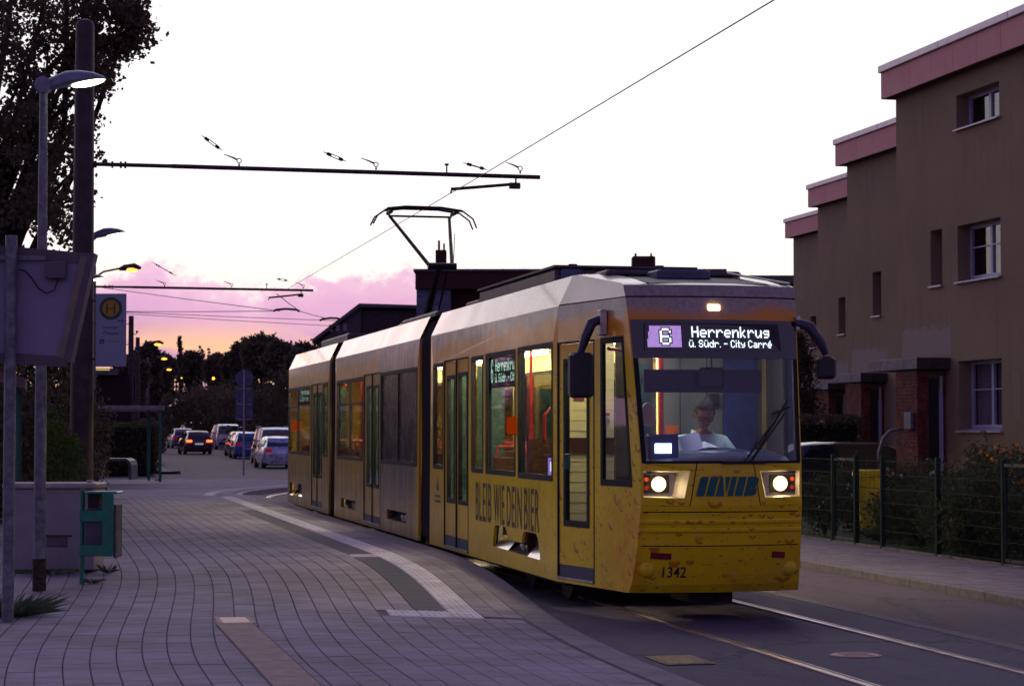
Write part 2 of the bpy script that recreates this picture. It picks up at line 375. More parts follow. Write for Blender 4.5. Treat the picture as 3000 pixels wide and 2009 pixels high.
M_kerb2 = mat('bend kerb stone', (.40, .34, .36), .8, var=.12, vs_=9, bump=.3, bs=90)
bk_ = thing('bend_kerb', 'pale curved kerb where the pavement follows the bend behind the tram', 'kerb', (0, 0, 0))
for i in range(30):
    s0 = 33.2 + i * .8; A4 = []
    for s_ in (s0 + .01, s0 + .79):
        (X, Y), a = bend(-1.19, 16., 33., s_); n_ = (math.cos(a), -math.sin(a)); A4.append(((X - n_[0] * .16, Y - n_[1] * .16), (X + n_[0] * .01, Y + n_[1] * .01)))
    q = MB(); (a_, b2), (c_, d2) = A4
    q.add([(*a_, .0), (*b2, .0), (*d2, .0), (*c_, .0), (*a_, .128), (*b2, .128), (*d2, .128), (*c_, .128)], [(4, 5, 6, 7), (0, 4, 7, 3), (1, 2, 6, 5), (0, 1, 5, 4), (3, 7, 6, 2)]); q.build('stone', M_kerb2, bk_)

def paver(x0, x1, s0, s1, g=.003, gx=.0042, lift=0.):
    """a slab of the pavement between pavement coordinates; returns verts and faces"""
    pts = []
    for (x, s) in ((x0 + gx, s0 + g), (x1 - gx, s0 + g), (x1 - gx, s1 - g), (x0 + gx, s1 - g)):
        X, Y = ptx(x, s); pts.append((X, Y, (pz(X, Y) if s < 33 else .12 + .14 * (1 - ss((s - 29) / 5.)) if s < 34 else .12) + lift))
    c = [sum(p[i] for p in pts) / 4 for i in range(3)]
    topv = [tuple(c[i] + (p[i] - c[i]) * .965 for i in range(2)) + (p[2],) for p in pts]
    low = [(p[0], p[1], p[2] - .03) for p in pts]; mid = [(p[0], p[1], p[2] - .004) for p in pts]
    return low + mid + topv, [(8, 9, 10, 11)] + [(a + k, a + (k + 1) % 4, a + 4 + (k + 1) % 4, a + 4 + k) for a in (0, 4) for k in range(4)]
plat = thing('platform_pavement', 'grey block paving of the tram stop in gently curving rows', 'pavement', (0, 0, 0)); tag(plat, kind='structure')
del plat['category']; del plat['label']
slabs = []   # (distance, verts, faces)
BW, BL = .192, .31
for r_ in range(-5, 62):
    x1 = -2.51 - r_ * BW; x0 = x1 - BW; xm = (x0 + x1) / 2
    s = -8.6 + random.uniform(0, BL)
    while s < 47:
        s1 = s + BL * random.choice((1, 1, 1, .66)); nxt = s1
        if xm > -2.51:                      # beside the tactile strip and the dark band: only in front of the T end
            lim = -1.6
            if s >= lim: break
            s1 = min(s1, lim)
        elif xm > -2.8:                     # the column the T end reaches into
            if s < -1.6 < s1: s1 = -1.6
            elif -1.6 <= s < -1.0:
                if s1 <= -1.0: s = nxt; continue
                s = -1.0
        X, Y = ptx(xm, (s + s1) / 2)
        if s1 - s > .06 and xm < -1.5 and X > -9.2 - max(0, Y) * .02 and Y < FAR - .6 and X < 8:
            v, f = paver(x0, x1, s, s1, lift=random.uniform(-.0018, .0018))
            slabs.append(((Vector(v[8]) - CAM).length, v, f))
        s = nxt
slabs.sort(key=lambda t_: t_[0])
# slabs well outside the picture on the left or below it are dropped from the numbered ones
def seen(v):
    d_ = Vector(v) - CAM; f_ = d_.x * math.sin(HEAD) + d_.y * math.cos(HEAD); r__ = d_.x * math.cos(HEAD) - d_.y * math.sin(HEAD)
    if f_ < 1: return False
    return abs(r__ / f_) < .262 and (CAM.z - v[2]) / f_ < .128
vis = [t_ for t_ in slabs if seen(t_[1][8])]
for t_ in vis[:285]:
    q = MB(); q.add(t_[1], t_[2]); q.build('paver', M_pav, plat)
q = MB()
for t_ in vis[285:]: q.add(t_[1], t_[2])
rest = q.build('paver_field', M_pav, plat); rest['kind'] = 'stuff'
# the rest that only other viewpoints show
q = MB()
for t_ in slabs:
    if not seen(t_[1][8]): q.add(t_[1], t_[2])
rest = q.build('paver_margin', M_pav, plat); rest['kind'] = 'stuff'

# edge strip beside the tram: large slabs, a row of small ones behind
for i in range(0, 50):
    s = -14 + i * 1.0
    if s > 46: break
    v, f = paver(-1.50, -1.19, s, s + 1.0, .003, .003); q = MB(); q.add(v, f); q.build('edge_slab', M_edge, plat)
q = MB()
for i in range(0, 150):
    s = -1.4 + i * .31
    if s > 46: break
    for x0, x1 in ((-1.9, -1.70), (-1.70, -1.50)):
        v, f = paver(x0, x1, s, s + .31, .003, .003, random.uniform(-.001, .001)); q.add(v, f)
o = q.build('edge_paver', M_pav, plat); o['kind'] = 'stuff'
# white ribbed tactile strip, its T end, dark band with one pale cross line
def tslab(x0, x1, s0, s1, along, m=M_tact, name='tactile_slab', n=5):
    v, f = paver(x0, x1, s0, s1, .003, .003, .001); q = MB(); q.add(v, f)
    for i in range(n):
        a = (i + .5) / n
        if along: xa, xb, sa, sb = x0 + (x1 - x0) * (a - .22 / n), x0 + (x1 - x0) * (a + .22 / n), s0 + .008, s1 - .008
        else: xa, xb, sa, sb = x0 + .008, x1 - .008, s0 + (s1 - s0) * (a - .22 / n), s0 + (s1 - s0) * (a + .22 / n)
        v, f = paver(xa, xb, sa, sb, 0, 0, .006); q.add(v[4:], [(4, 5, 6, 7)] + [(k, (k + 1) % 4, 4 + (k + 1) % 4, 4 + k) for k in range(4)])
    return q.build(name, m, plat)
s = -1.0
while s < 46:
    if not (28.5 < s < 30.5): tslab(-2.19, -1.9, s, s + .3, True)
    s += .3
for i in range(3):
    for j in range(2): tslab(-2.8 + .3 * i, -2.5 + .3 * i, -1.6 + j * .3, -1.3 + j * .3, True)
s = -1.0
while s < 20:
    if abs(s - 5) < .2: tslab(-2.51, -2.19, s, s + .4, False)
    else:
        v, f = paver(-2.51, -2.19, s, s + .4, .003, .003); q = MB(); q.add(v, f); q.build('dark_slab', M_anth, plat)
    s += .4
q = MB()
while s < 46:
    v, f = paver(-2.51, -2.19, s, s + .31, .004, .004); q.add(v, f); s += .31
o = q.build('paver_lane', M_pav, plat); o['kind'] = 'stuff'
# tan channel covers and the small metal drain lid
s = -9.0
while s < -2.6:
    zc = pz(-4.65, s); MB().bevbox(-4.80, -4.49, s + .003, s + .487, zc - .04, zc + .009, .003).build('channel_slab', M_tan, plat)
    s += .49
for x_ in (-4.806, -4.484): MB().box(x_ - .006, x_ + .006, -9, -2.55, .10, pz(-4.65, -4) + .0055).build('channel_joint', M_bed, plat)
M_lid = mat('pinkish lid metal', (.42, .22, .25), .5, .3, bump=.2); M_black = mat('black rubber', (.012, .012, .014), .6)
z = pz(-4.6, -2.1)
dl = thing('drain_cover', 'small pinkish metal drain lid at the head of the tan paving strip', 'drain cover', (-4.62, -2.2, z + .003))
MB().box(-.165, .165, -.30, .30, -.02, .001).build('frame', M_black, dl)
MB().bevbox(-.15, .15, -.27, .27, -.01, .008, .004).build('lid', M_lid, dl)
for sx in (-1, 1):
    q = MB()
    for j in range(5): q.box(sx * .13 - .013, sx * .13 + .013, -.22 + j * .1, -.17 + j * .1, .0, .0095)
    q.build('slot', M_black, dl)
# road drain and manhole
M_iron = mat('cast iron', (.16, .13, .11), .5, .7, var=.2, vs_=20, bump=.3)
M_slat = mat('worn iron slat', (.36, .26, .19), .45, .4, var=.2, vs_=20)
gr = thing('road_drain', 'rectangular iron road drain with slats beside the platform kerb', 'drain', (-1.37, -4.93, .006))
MB().box(-.20, .20, -.31, .31, -.02, .002).build('pit', M_groove, gr)
MB().plate([(-.2, -.31), (.2, -.31), (.2, .31), (-.2, .31)], [[(-.17, -.28), (.17, -.28), (.17, .28), (-.17, .28)]], lambda p: (p[0], p[1], .008)).build('frame', M_iron, gr)
for j in range(9): MB().box(-.17, .17, -.27 + j * .063, -.235 + j * .063, -.0, .012).build('slat', M_slat, gr)
mh = thing('manhole_cover', 'round iron manhole cover between the two rails', 'manhole cover', (.13, -4.87, .006))
MB().disc((0, 0, -.002), (0, 0, 1), .21, .006, 28).build('rim', M_iron, mh)
q = MB(); q.disc((0, 0, 0), (0, 0, 1), .185, .008, 28)
for j in range(5): q.box(-.12, .12, -.13 + j * .06, -.105 + j * .06, .008, .012)
q.build('lid', M_lid, mh)
# far side pavements and lawn behind the crossing
o = sheet('far_left_pavement', [[(-4.0, y, gz(y) + .1), (-.8 + (y - 66) * .012, y, gz(y) + .1)] for y in (66, 78, 100, 140, 200)], M_walk)
far_k = thing('far_kerb', 'pale kerb of the distant pavement left of the parked cars', 'kerb', (0, 0, 0))
for i in range(40):
    y = 66 + i * 2; x = -.75 + (y - 66) * .012
    q = MB(); q.box(x - .08, x + .08, y + .01, y + 1.98, gz(y) - .05, gz(y) + .12); q.build('stone', M_kerb, far_k)
M_lawn = mat('lawn', (.03, .05, .015), .95, col2=(.015, .025, .01), vs_=4, bump=.6, bs=60)
o = sheet('garden_ground', [[(5.8, y, .07), (30, y, .07)] for y in (-16, 0, 20, 54)], M_lawn)
q = MB()
M_plinth = mat('fence plinth', (.2, .18, .2), .85)
# ================================================================== THE TRAM
# body surface: vertical side at x = -1.15 / +1.15; from y = 0 forward the sides taper to the nose
HWB = 1.15; TK = .189
def ipl(z, T):
    if z <= T[0][0]: return T[0][1]
    for (a, u), (c, w) in zip(T, T[1:]):
        if z <= c: return u + (w - u) * (z - a) / (c - a)
    return T[-1][1]
YF = [(.28, -1.60), (.36, -1.66), (.45, -1.70), (.72, -1.79), (1.11, -1.86), (1.51, -1.85), (2.50, -1.68), (2.87, -1.61), (3.09, -1.55), (3.21, -1.50)]
def yf(z): return ipl(z, YF)
def hw(z): return HWB + TK * yf(z)
def lean(z): return 0. if z < 2.75 else .02 * (z - 2.75) / .34 if z < 3.09 else .02 + .15 * (z - 3.09) / .31
def sideP(sgn, d=0.):
    """side wall map (y, z) -> 3-D, d metres inside the skin"""
    def f(p):
        y, z = p; x = HWB - d - lean(z) + (TK * y if y < 0 else 0.); return (sgn * x, y, z)
    return f
BUL = .13
def frontP(d=0.):
    """front map (x, z) -> 3-D with x true metres"""
    def f(p):
        x, z = p; a = max(-1., min(1., x / hw(z))); return (x, yf(z) - BUL * (1 - a * a) + d, z)
    return f

def livery():
    m = bpy.data.materials.new('tram livery'); m.use_nodes = True; n_, l_ = nodes(m.node_tree); q = NB(m.node_tree)
    p = n_.new('ShaderNodeBsdfPrincipled'); o = n_.new('ShaderNodeOutputMaterial'); l_.new(p.outputs[0], o.inputs[0])
    tc = n_.new('ShaderNodeTexCoord').outputs['Object']; x, y, z = q.sep(tc)
    wob = q.math('MULTIPLY', q.math('SUBTRACT', q.noise(tc, 1.6, 4, .6), .5), .35)
    zz = q.math('ADD', z, wob)
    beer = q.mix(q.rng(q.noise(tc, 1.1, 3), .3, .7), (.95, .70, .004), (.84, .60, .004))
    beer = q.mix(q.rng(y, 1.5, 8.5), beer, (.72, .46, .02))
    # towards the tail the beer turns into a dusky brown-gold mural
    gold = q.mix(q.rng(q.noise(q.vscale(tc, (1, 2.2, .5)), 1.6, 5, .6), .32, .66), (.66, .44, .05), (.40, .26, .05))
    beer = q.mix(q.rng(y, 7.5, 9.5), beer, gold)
    orange = q.mix(q.rng(y, 3., 12), (.78, .30, .008), (.58, .28, .03))
    c = q.mix(q.rng(zz, 2.30, 2.85), beer, orange)
    foam = q.mix(q.rng(q.noise(tc, 26, 5, .7), .3, .7), (.34, .27, .22), (.48, .40, .34))
    c = q.mix(q.rng(zz, 2.86, 3.02), c, foam)
    # grey city panorama on the middle section: spires as soft vertical streaks
    sk = q.noise(q.comb(0., q.math('MULTIPLY', y, 3.4), q.math('MULTIPLY', z, .22)), 1.9, 5, .7)
    zone = q.math('MULTIPLY', q.rng(y, 8.1, 8.5), q.rng(y, 12., 11.3))
    c = q.mix(q.math('MULTIPLY', zone, q.rng(z, .5, 1.2, .5, .85)), c, q.mix(q.rng(sk, .35, .65), (.10, .085, .08), (.25, .22, .20)))
    zone2 = q.math('MULTIPLY', q.rng(y, 12.5, 13.5), q.math('MULTIPLY', q.rng(z, 1.6, 1.0), q.rng(z, .5, .8)))
    c = q.mix(q.math('MULTIPLY', q.math('MULTIPLY', zone2, q.rng(sk, .5, .6)), .7), c, (.07, .05, .03))
    # drops of condensation: pale dome, red-brown crescent under it (flat print of the wrap)
    front = q.rng(y, 2.2, -.6)
    col_in = c
    for sc_, r0, thr, st in ((5.2, .36, .55, .8), (10., .36, .50, .85), (19., .34, .50, .8)):
        v = n_.new('ShaderNodeTexVoronoi'); v.inputs['Scale'].default_value = sc_; v.inputs['Randomness'].default_value = .85
        warp = n_.new('ShaderNodeVectorMath'); warp.operation = 'ADD'; l_.new(tc, warp.inputs[0]); warp.inputs[1].default_value = (sc_, 0, 0)
        l_.new(warp.outputs[0], v.inputs['Vector'])
        dist = v.outputs['Distance']
        off = n_.new('ShaderNodeVectorMath'); off.operation = 'SUBTRACT'; l_.new(warp.outputs[0], off.inputs[0]); l_.new(v.outputs['Position'], off.inputs[1])
        ox, oy, oz = q.sep(off.outputs[0])
        rr_, gg_, bb_ = q.sep(v.outputs['Color'])
        pick = q.rng(rr_, 1 - thr, 1 - thr + .02)
        rad = q.math('MULTIPLY', q.math('ADD', q.math('MULTIPLY', gg_, .7), .45), r0)
        ring = q.math('MULTIPLY', q.rng(dist, q.math('MULTIPLY', rad, .35), q.math('MULTIPLY', rad, .85)), q.rng(dist, q.math('MULTIPLY', rad, 1.15), rad))
        below = q.rng(q.math('MULTIPLY', q.math('ADD', oz, q.math('MULTIPLY', q.math('MULTIPLY', oy, -.9), q.rng(x, -.75, -.85))), sc_), .0, -.14); above = q.rng(q.math('MULTIPLY', oz, sc_), .0, .14)
        low = q.rng(z, 2.75, 2.3)
        k = q.math('MULTIPLY', q.math('MULTIPLY', pick, front), q.math('MULTIPLY', low, st))
        c = q.mix(q.math('MULTIPLY', k, q.math('MULTIPLY', ring, below)), c, (.46, .11, .004))
        c = q.mix(q.math('MULTIPLY', q.math('MULTIPLY', k, .45), q.math('MULTIPLY', ring, above)), c, (.75, .60, .18))
    # reddish cast on the corner panel behind the front door
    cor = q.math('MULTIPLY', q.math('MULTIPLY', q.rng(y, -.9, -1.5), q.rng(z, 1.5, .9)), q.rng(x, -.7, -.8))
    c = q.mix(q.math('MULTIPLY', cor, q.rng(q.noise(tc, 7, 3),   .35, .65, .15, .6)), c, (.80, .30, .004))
    grime = q.math('MULTIPLY', q.rng(z, .95, .25), q.rng(q.noise(tc, 3.2, 5, .7), .35, .7))
    c = q.mix(q.math('MULTIPLY', grime, .25), c, (.11, .085, .06))
    q.put(p.inputs['Base Color'], c)
    q.put(p.inputs['Roughness'], q.rng(q.noise(tc, 5, 3), .3, .7,   .30, .42)); p.inputs['Specular IOR Level'].default_value = .35; p.inputs['Coat Weight'].default_value = .25; p.inputs['Coat Roughness'].default_value = .07
    bp = n_.new('ShaderNodeBump'); bp.inputs['Strength'].default_value = .10; bp.inputs['Distance'].default_value = .004
    l_.new(q.noise(tc, 7, 3), bp.inputs['Height']); l_.new(bp.outputs[0], p.inputs['Normal']); l_.new(bp.outputs[0], p.inputs['Coat Normal'])
    MATS['tram livery'] = m; return m
M_liv = livery()
M_roof = mat('tram roof band', (.50, .39, .36), .27, .25, .2, .9, bump=.05, bs=3, coat=.5)
M_dark = mat('dark rubber frame', (.014, .015, .022), .6, bump=.05, spec=.2)
M_navy = mat('navy door sill', (.05, .055, .12), .5, bump=.1)
M_under = mat('underfloor', (.02, .02, .022), .8)
M_int = mat('interior yellow wall', (.78, .64, .26), .55, var=.04, bump=.05)
M_cream = mat('interior cream panel', (.74, .66, .38), .55, var=.05, vs_=3, bump=.05)
M_cabgrey = mat('cab partition', (.17, .18, .18), .6, var=.05, bump=.05)
M_red = mat('red handrail', (.40, .018, .022), .35, coat=.5, bump=0)
M_teal = mat('teal door leaf', (.03, .085, .085), .4, coat=.3, bump=.05)
M_brown = mat('dark red upholstery', (.065, .018, .014), .8, var=.25, vs_=25, bump=.3)
M_ceil = mat('tram ceiling', (.65, .62, .5), .6, bump=0)
M_floor = mat('tram floor', (.06, .055, .05), .7)
G_win = glass('tram window glass', (.76, .78, .76), .14)
G_ws = glass('windscreen glass', (.85, .88, .95), .14)
G_mur = mat('wrapped window print', (.16, .13, .11), .25, var=.4, vs_=2.5, bump=0, coat=.6, col2=(.07, .06, .055))
E_tube = emis('ceiling tube', (1, .85, .50), 48.)
M_mirror = mat('mirror housing', (.02, .02, .028), .45, bump=.1)
M_alu = mat('satin metal', (.55, .53, .50), .35, .8, bump=.05)

M_cabdark = mat('cab lining', (.035, .035, .05), .7, bump=.05)
tram = thing('tram', 'yellow articulated tram in a beer livery with lit headlights standing at the platform', 'tram', (0, 0, 0))
def rect(y0, y1, z0, z1): return [(y0, z0), (y1, z0), (y1, z1), (y0, z1)]
def oct_(y0, y1, z0, z1, e=.05): return [(y0 + e, z0), (y1 - e, z0), (y1, z0 + e), (y1, z1 - e), (y1 - e, z1), (y0 + e, z1), (y0, z1 - e), (y0, z0 + e)]

# skirt openings above the bogies, as seen on the front section and the tail
BOG = [(3.14, .47), (3.05, .70), (2.98, .72), (2.46, .72), (2.40, .68), (2.30, .585), (1.64, .585), (1.56, .69), (1.50, .72), (.96, .72), (.86, .68), (.76, .50), (.76, .45)]
def shell(name, y0, y1, holes_near, holes_far, taper=None):
    """one body section: outer skin with openings, inner lining"""
    sec = None
    for sgn, holes in ((-1, holes_near), (1, holes_far)):
        out = [(y0, .28), (y1, .28), (y1, 3.085), (y0, 3.085)]
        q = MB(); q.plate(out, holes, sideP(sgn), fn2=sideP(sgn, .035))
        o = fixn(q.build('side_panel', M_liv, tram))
        q = MB(); inner = [(y0 + .03, .42), (y1 - .03, .42), (y1 - .03, 2.95), (y0 + .03, 2.95)]
        q.plate(inner, [[(a, max(.44, c)) for a, c in h] for h in holes], lambda p: (sgn * (HWB - .06), p[0], p[1]))
        q.build('inner_lining', M_int, tram)
        # roof band
        q = MB(); f = sideP(sgn); n_ = 5
        q.add([f((y0, 3.10)), f((y1, 3.10)), f((y1, 3.40)), f((y0, 3.40))], [(0, 1, 2, 3)])
        q.add([(sgn * .98, y0, 3.40), (sgn * .98, y1, 3.40), (sgn * .80, y1, 3.43), (sgn * .80, y0, 3.43)], [(0, 1, 2, 3)])
        q.add([f((y0, 3.086)), f((y1, 3.086)), f((y1, 3.10)), f((y0, 3.10))], [(0, 1, 2, 3)])
        q.build('roof_band', M_roof, tram)
    q = MB(); q.box(-.80, .80, y0, y1, 3.38, 3.43); q.build('roof', M_dark_roof, tram)
    q = MB(); q.box(-1.08, 1.08, y0 + .02, y1 - .02, 2.96, 2.99); q.build('ceiling', M_ceil, tram)
    q = MB(); q.box(-1.08, 1.08, y0 + .02, y1 - .02, .36, .40); q.build('floor', M_floor, tram)
    q = MB(); q.box(-1.02, 1.02, y0 + .15, y1 - .15, .22, .36); q.build('underframe', M_under, tram)
M_dark_roof = mat('roof sheet', (.10, .09, .10), .6)

def window(yc0, yc1, z0, z1, sgn=-1, g=None, bars=(), hbars=(), name='window'):
    f = sideP(sgn, -.004); f2 = sideP(sgn, .03)
    w = MB(); inner = rect(yc0 + .045, yc1 - .045, z0 + .05, z1 - .045)
    w.plate(oct_(yc0 - .01, yc1 + .01, z0 - .01, z1 + .01, .03), [inner], f, fn2=f2)
    for yb in bars: w.plate(rect(yb - .02, yb + .02, z0 + .05, z1 - .04), [], f, fn2=f2)
    for zb in hbars: w.plate(rect(yc0 + .04, yc1 - .04, zb - .015, zb + .015), [], sideP(sgn, -.006), fn2=f2)
    o = fixn(w.build(name, M_dark, tram))
    q = MB(); q.plate(rect(yc0 + .03, yc1 - .03, z0 + .03, z1 - .03), [], sideP(sgn, .012)); q.build('pane', g or G_win, o)
    return o
def door(y0, y1, z0, z1, panes, sgn=-1, kz=.46, color=None, name='door'):
    """one leaf of a door: skin, glazed opening with rubber, dark kick plate"""
    f, f2 = sideP(sgn, .012), sideP(sgn, .05)
    hs = [rect(*p) for p in panes]
    q = MB(); q.plate(rect(y0 + .012, y1 - .012, kz, z1 - .012), hs, f, fn2=f2); o = fixn(q.build(name, color or M_liv, tram))
    q = MB(); q.plate(rect(y0 + .012, y1 - .012, z0 + .035, kz - .004), [], sideP(sgn, .010), fn2=f2); fixn(q.build('kick_plate', M_navy, o))
    q = MB(); q.plate(rect(y0 + .012, y1 - .012, z0 + .005, z0 + .03), [], sideP(sgn, -.012), fn2=f2); fixn(q.build('sill', M_alu, o))
    for p in panes:
        q = MB(); q.plate(rect(p[0] - .02, p[1] + .02, p[2] - .02, p[3] + .02), [rect(p[0] + .03, p[1] - .03, p[2] + .04, p[3] - .03)], sideP(sgn, .004), fn2=f2)
        w = fixn(q.build('rubber_seal', M_dark, o))
        q = MB(); q.plate(rect(p[0], p[1], p[2], p[3]), [], sideP(sgn, .03)); q.build('pane', G_win, o)
    # dark gap round the leaf
    q = MB(); q.plate(rect(y0 - .012, y1 + .012, z0, z1 + .012), [rect(y0 + .008, y1 - .008, z0 + .004, z1 - .008)], sideP(sgn, -.003), fn2=sideP(sgn, .03)); fixn(q.build('gap_seal', M_dark, o))
    return o
# --- section A (front)
hA = [rect(6.24, 6.95, 1.31, 2.69), rect(4.58, 6.17, .30, 2.71), rect(3.69, 4.38, 1.31, 2.70), rect(1.94, 3.53, 1.31, 2.71), rect(.19, 1.80, 1.30, 2.72), BOG]
hAf = [rect(.3, 1.9, 1.31, 2.7), rect(2.1, 3.8, 1.31, 2.7), rect(4.0, 6.8, 1.31, 2.7)]
shell('a', 0, 7.22, hA, hAf)
window(6.24, 6.95, 1.31, 2.69); window(3.69, 4.38, 1.31, 2.70); window(1.94, 3.53, 1.31, 2.71, bars=(3.36,)); window(.19, 1.80, 1.30, 2.72, bars=(1.60,))
door(5.38, 6.17, .30, 2.71, [(5.50, 6.0, .90, 2.50)]); door(4.58, 5.36, .30, 2.71, [(4.69, 5.24, .90, 2.52)])
for h in hAf: window(h[0][0], h[1][0], 1.31, 2.7, 1)
# --- section B (middle)
hB = [rect(13.28, 16.37, 1.31, 2.67), rect(11.45, 13.18, .32, 2.70), rect(8.2, 11.4, 1.31, 2.69), rect(14.1, 15.85, .47, .63), rect(9.06, 10.82, .47, .62)]
hBf = [rect(8.5, 11.5, 1.31, 2.7), rect(12., 15.8, 1.31, 2.7)]
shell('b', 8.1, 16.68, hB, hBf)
window(13.28, 16.37, 1.31, 2.67, bars=(14.78,), hbars=(2.25,)); window(8.2, 11.4, 1.31, 2.69, bars=(9.8,), g=G_mur)
door(12.33, 13.18, .32, 2.70, [(12.38, 12.9, .92, 2.5)]); door(11.45, 12.31, .32, 2.70, [(11.7, 12.22, .92, 2.5)])
for h in hBf: window(h[0][0], h[1][0], 1.31, 2.7, 1)
# --- section C (tail)
hC = [rect(22.25, 23.82, 1.32, 2.67), rect(20.15, 22.15, 1.32, 2.67), rect(18.36, 19.95, .32, 2.68), rect(17.58, 18.26, 1.33, 2.68), [(24.35 - p[0] * .93, p[1]) for p in BOG]]
hCf = [rect(17.8, 20.4, 1.31, 2.7), rect(20.8, 23.4, 1.31, 2.7)]
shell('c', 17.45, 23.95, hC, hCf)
window(22.25, 23.82, 1.32, 2.67, hbars=(2.28,)); window(20.15, 22.15, 1.32, 2.67); window(17.58, 18.26, 1.33, 2.68)
door(19.16, 19.95, .32, 2.68, [(19.25, 19.75, .92, 2.5)]); door(18.36, 19.14, .32, 2.68, [(18.5, 19.05, .92, 2.5)])
for h in hCf: window(h[0][0], h[1][0], 1.31, 2.7, 1)
# tapered tail
q = MB()
for sgn in (-1, 1):
    a = [(sgn * 1.15, 23.95, .28), (sgn * .85, 25.7, .3), (sgn * .88, 25.4, 2.9), (sgn * .9, 25.3, 3.2), (sgn * .98, 23.95, 3.4), (sgn * 1.13, 23.95, 3.09)]
    q.add(a, [(0, 1, 2, 3, 4, 5)])
q.add([(-.85, 25.7, .3), (.85, 25.7, .3), (.88, 25.4, 2.9), (-.88, 25.4, 2.9), (-.9, 25.3, 3.2), (.9, 25.3, 3.2), (.98, 23.95, 3.4), (-.98, 23.95, 3.4)], [(0, 1, 2, 3), (3, 2, 5, 4), (4, 5, 6, 7)])
q.build('tail_end', M_liv, tram)
# --- bellows
M_bel = mat('bellows rubber', (.018, .016, .017), .65, bump=.2)
for y0, y1 in ((7.22, 8.1), (16.68, 17.45)):
    q = MB(); n_ = 12
    P_ = []
    for i in range(n_ + 1):
        y = y0 + (y1 - y0) * i / n_; w = 1.10 if i % 2 == 0 else 1.03
        P_.append([(-w, y, .34), (-w, y, 3.05), (-w + .12, y, 3.32 if i % 2 == 0 else 3.26), (w - .12, y, 3.32 if i % 2 == 0 else 3.26), (w, y, 3.05), (w, y, .34)])
    for i in range(n_):
        for k in range(5): q.add([P_[i][k], P_[i][k + 1], P_[i + 1][k + 1], P_[i + 1][k]], [(0, 1, 2, 3)])
    q.build('bellows', M_bel, tram)
# --- bogie openings: pale sloping ledges, dark box and wheels behind
M_ledge = mat('skirt ledge', (.60, .55, .52), .16, .75, .08, 3, bump=.02, coat=.5)
def ledge(y0, y1, z, d=.10, up=.09):
    MB().add([(-1.149, y0, z), (-1.149, y1, z), (-1.149 + d, y1, z + up), (-1.149 + d, y0, z + up)], [(0, 1, 2, 3)]).build('skirt_ledge', M_ledge, tram)
def wedge(y0, y1, z, up):
    MB().add([(-1.149, y0, z), (-1.149, y1, z), (-1.03, y1 + (y0 - y1) * .35, z + up), (-1.02, y0, z + up * 1.2)], [(0, 1, 2, 3)]).build('skirt_ledge', M_ledge, tram)
for fl in (1, -1):
    Y_ = lambda y: y if fl == 1 else 24.35 - y * .93
    for (a, c, zz_, up) in ((2.36, 3.13, .452, .15), (1.38, 2.34, .450, .07), (.77, 1.36, .452, .15)):
        ledge(Y_(a), Y_(c), zz_, .13, up)
ledge(14.12, 15.83, .472, .12, .04); ledge(9.08, 10.8, .472, .12, .04)
M_wheel = mat('wheel steel', (.06, .05, .045), .45, .6, var=.3, bump=.3)
for yc in (1.95, 9.94, 14.97, 22.54):
    q = MB(); q.box(-.95, .95, yc - 1.35, yc + 1.35, .30, .36); q.box(-1.0, -.98, yc - 1.3, yc + 1.3, .25, .9); o = q.build('bogie', M_under, tram)
    MB().box(-1.008, -.80, yc - 1.3, yc + 1.3, .405, .84).build('wheel_box', M_under, o); MB().box(-1.10, -1.01, yc - 1.3, yc + 1.3, .735, .76).build('wheel_box', M_under, o)
    for dy in (-.85, .85):
        for sx in (-.72, .72):
            w = MB().disc((sx - .05 + (.1 if sx > 0 else 0), yc + dy, .31), (1, 0, 0), .30, .08, 24).build('wheel', M_wheel, o)
    MB().tube([(-.98, yc - .35, .50), (-.98, yc + .35, .50)], .05).build('damper', M_alu, o)
    q = MB(); q.ball((-1.0, yc - .15, .53), .06); q.ball((-1.0, yc + .15, .53), .06); q.build('axle_cap', M_alu, o)
q = MB(); q.box(-.22, .22, -1.5, -.9, .17, .29); q.tube([(0.1, -1.62, .24), (0.1, -1.2, .24)], .05); q.build('coupler', M_under, tram)

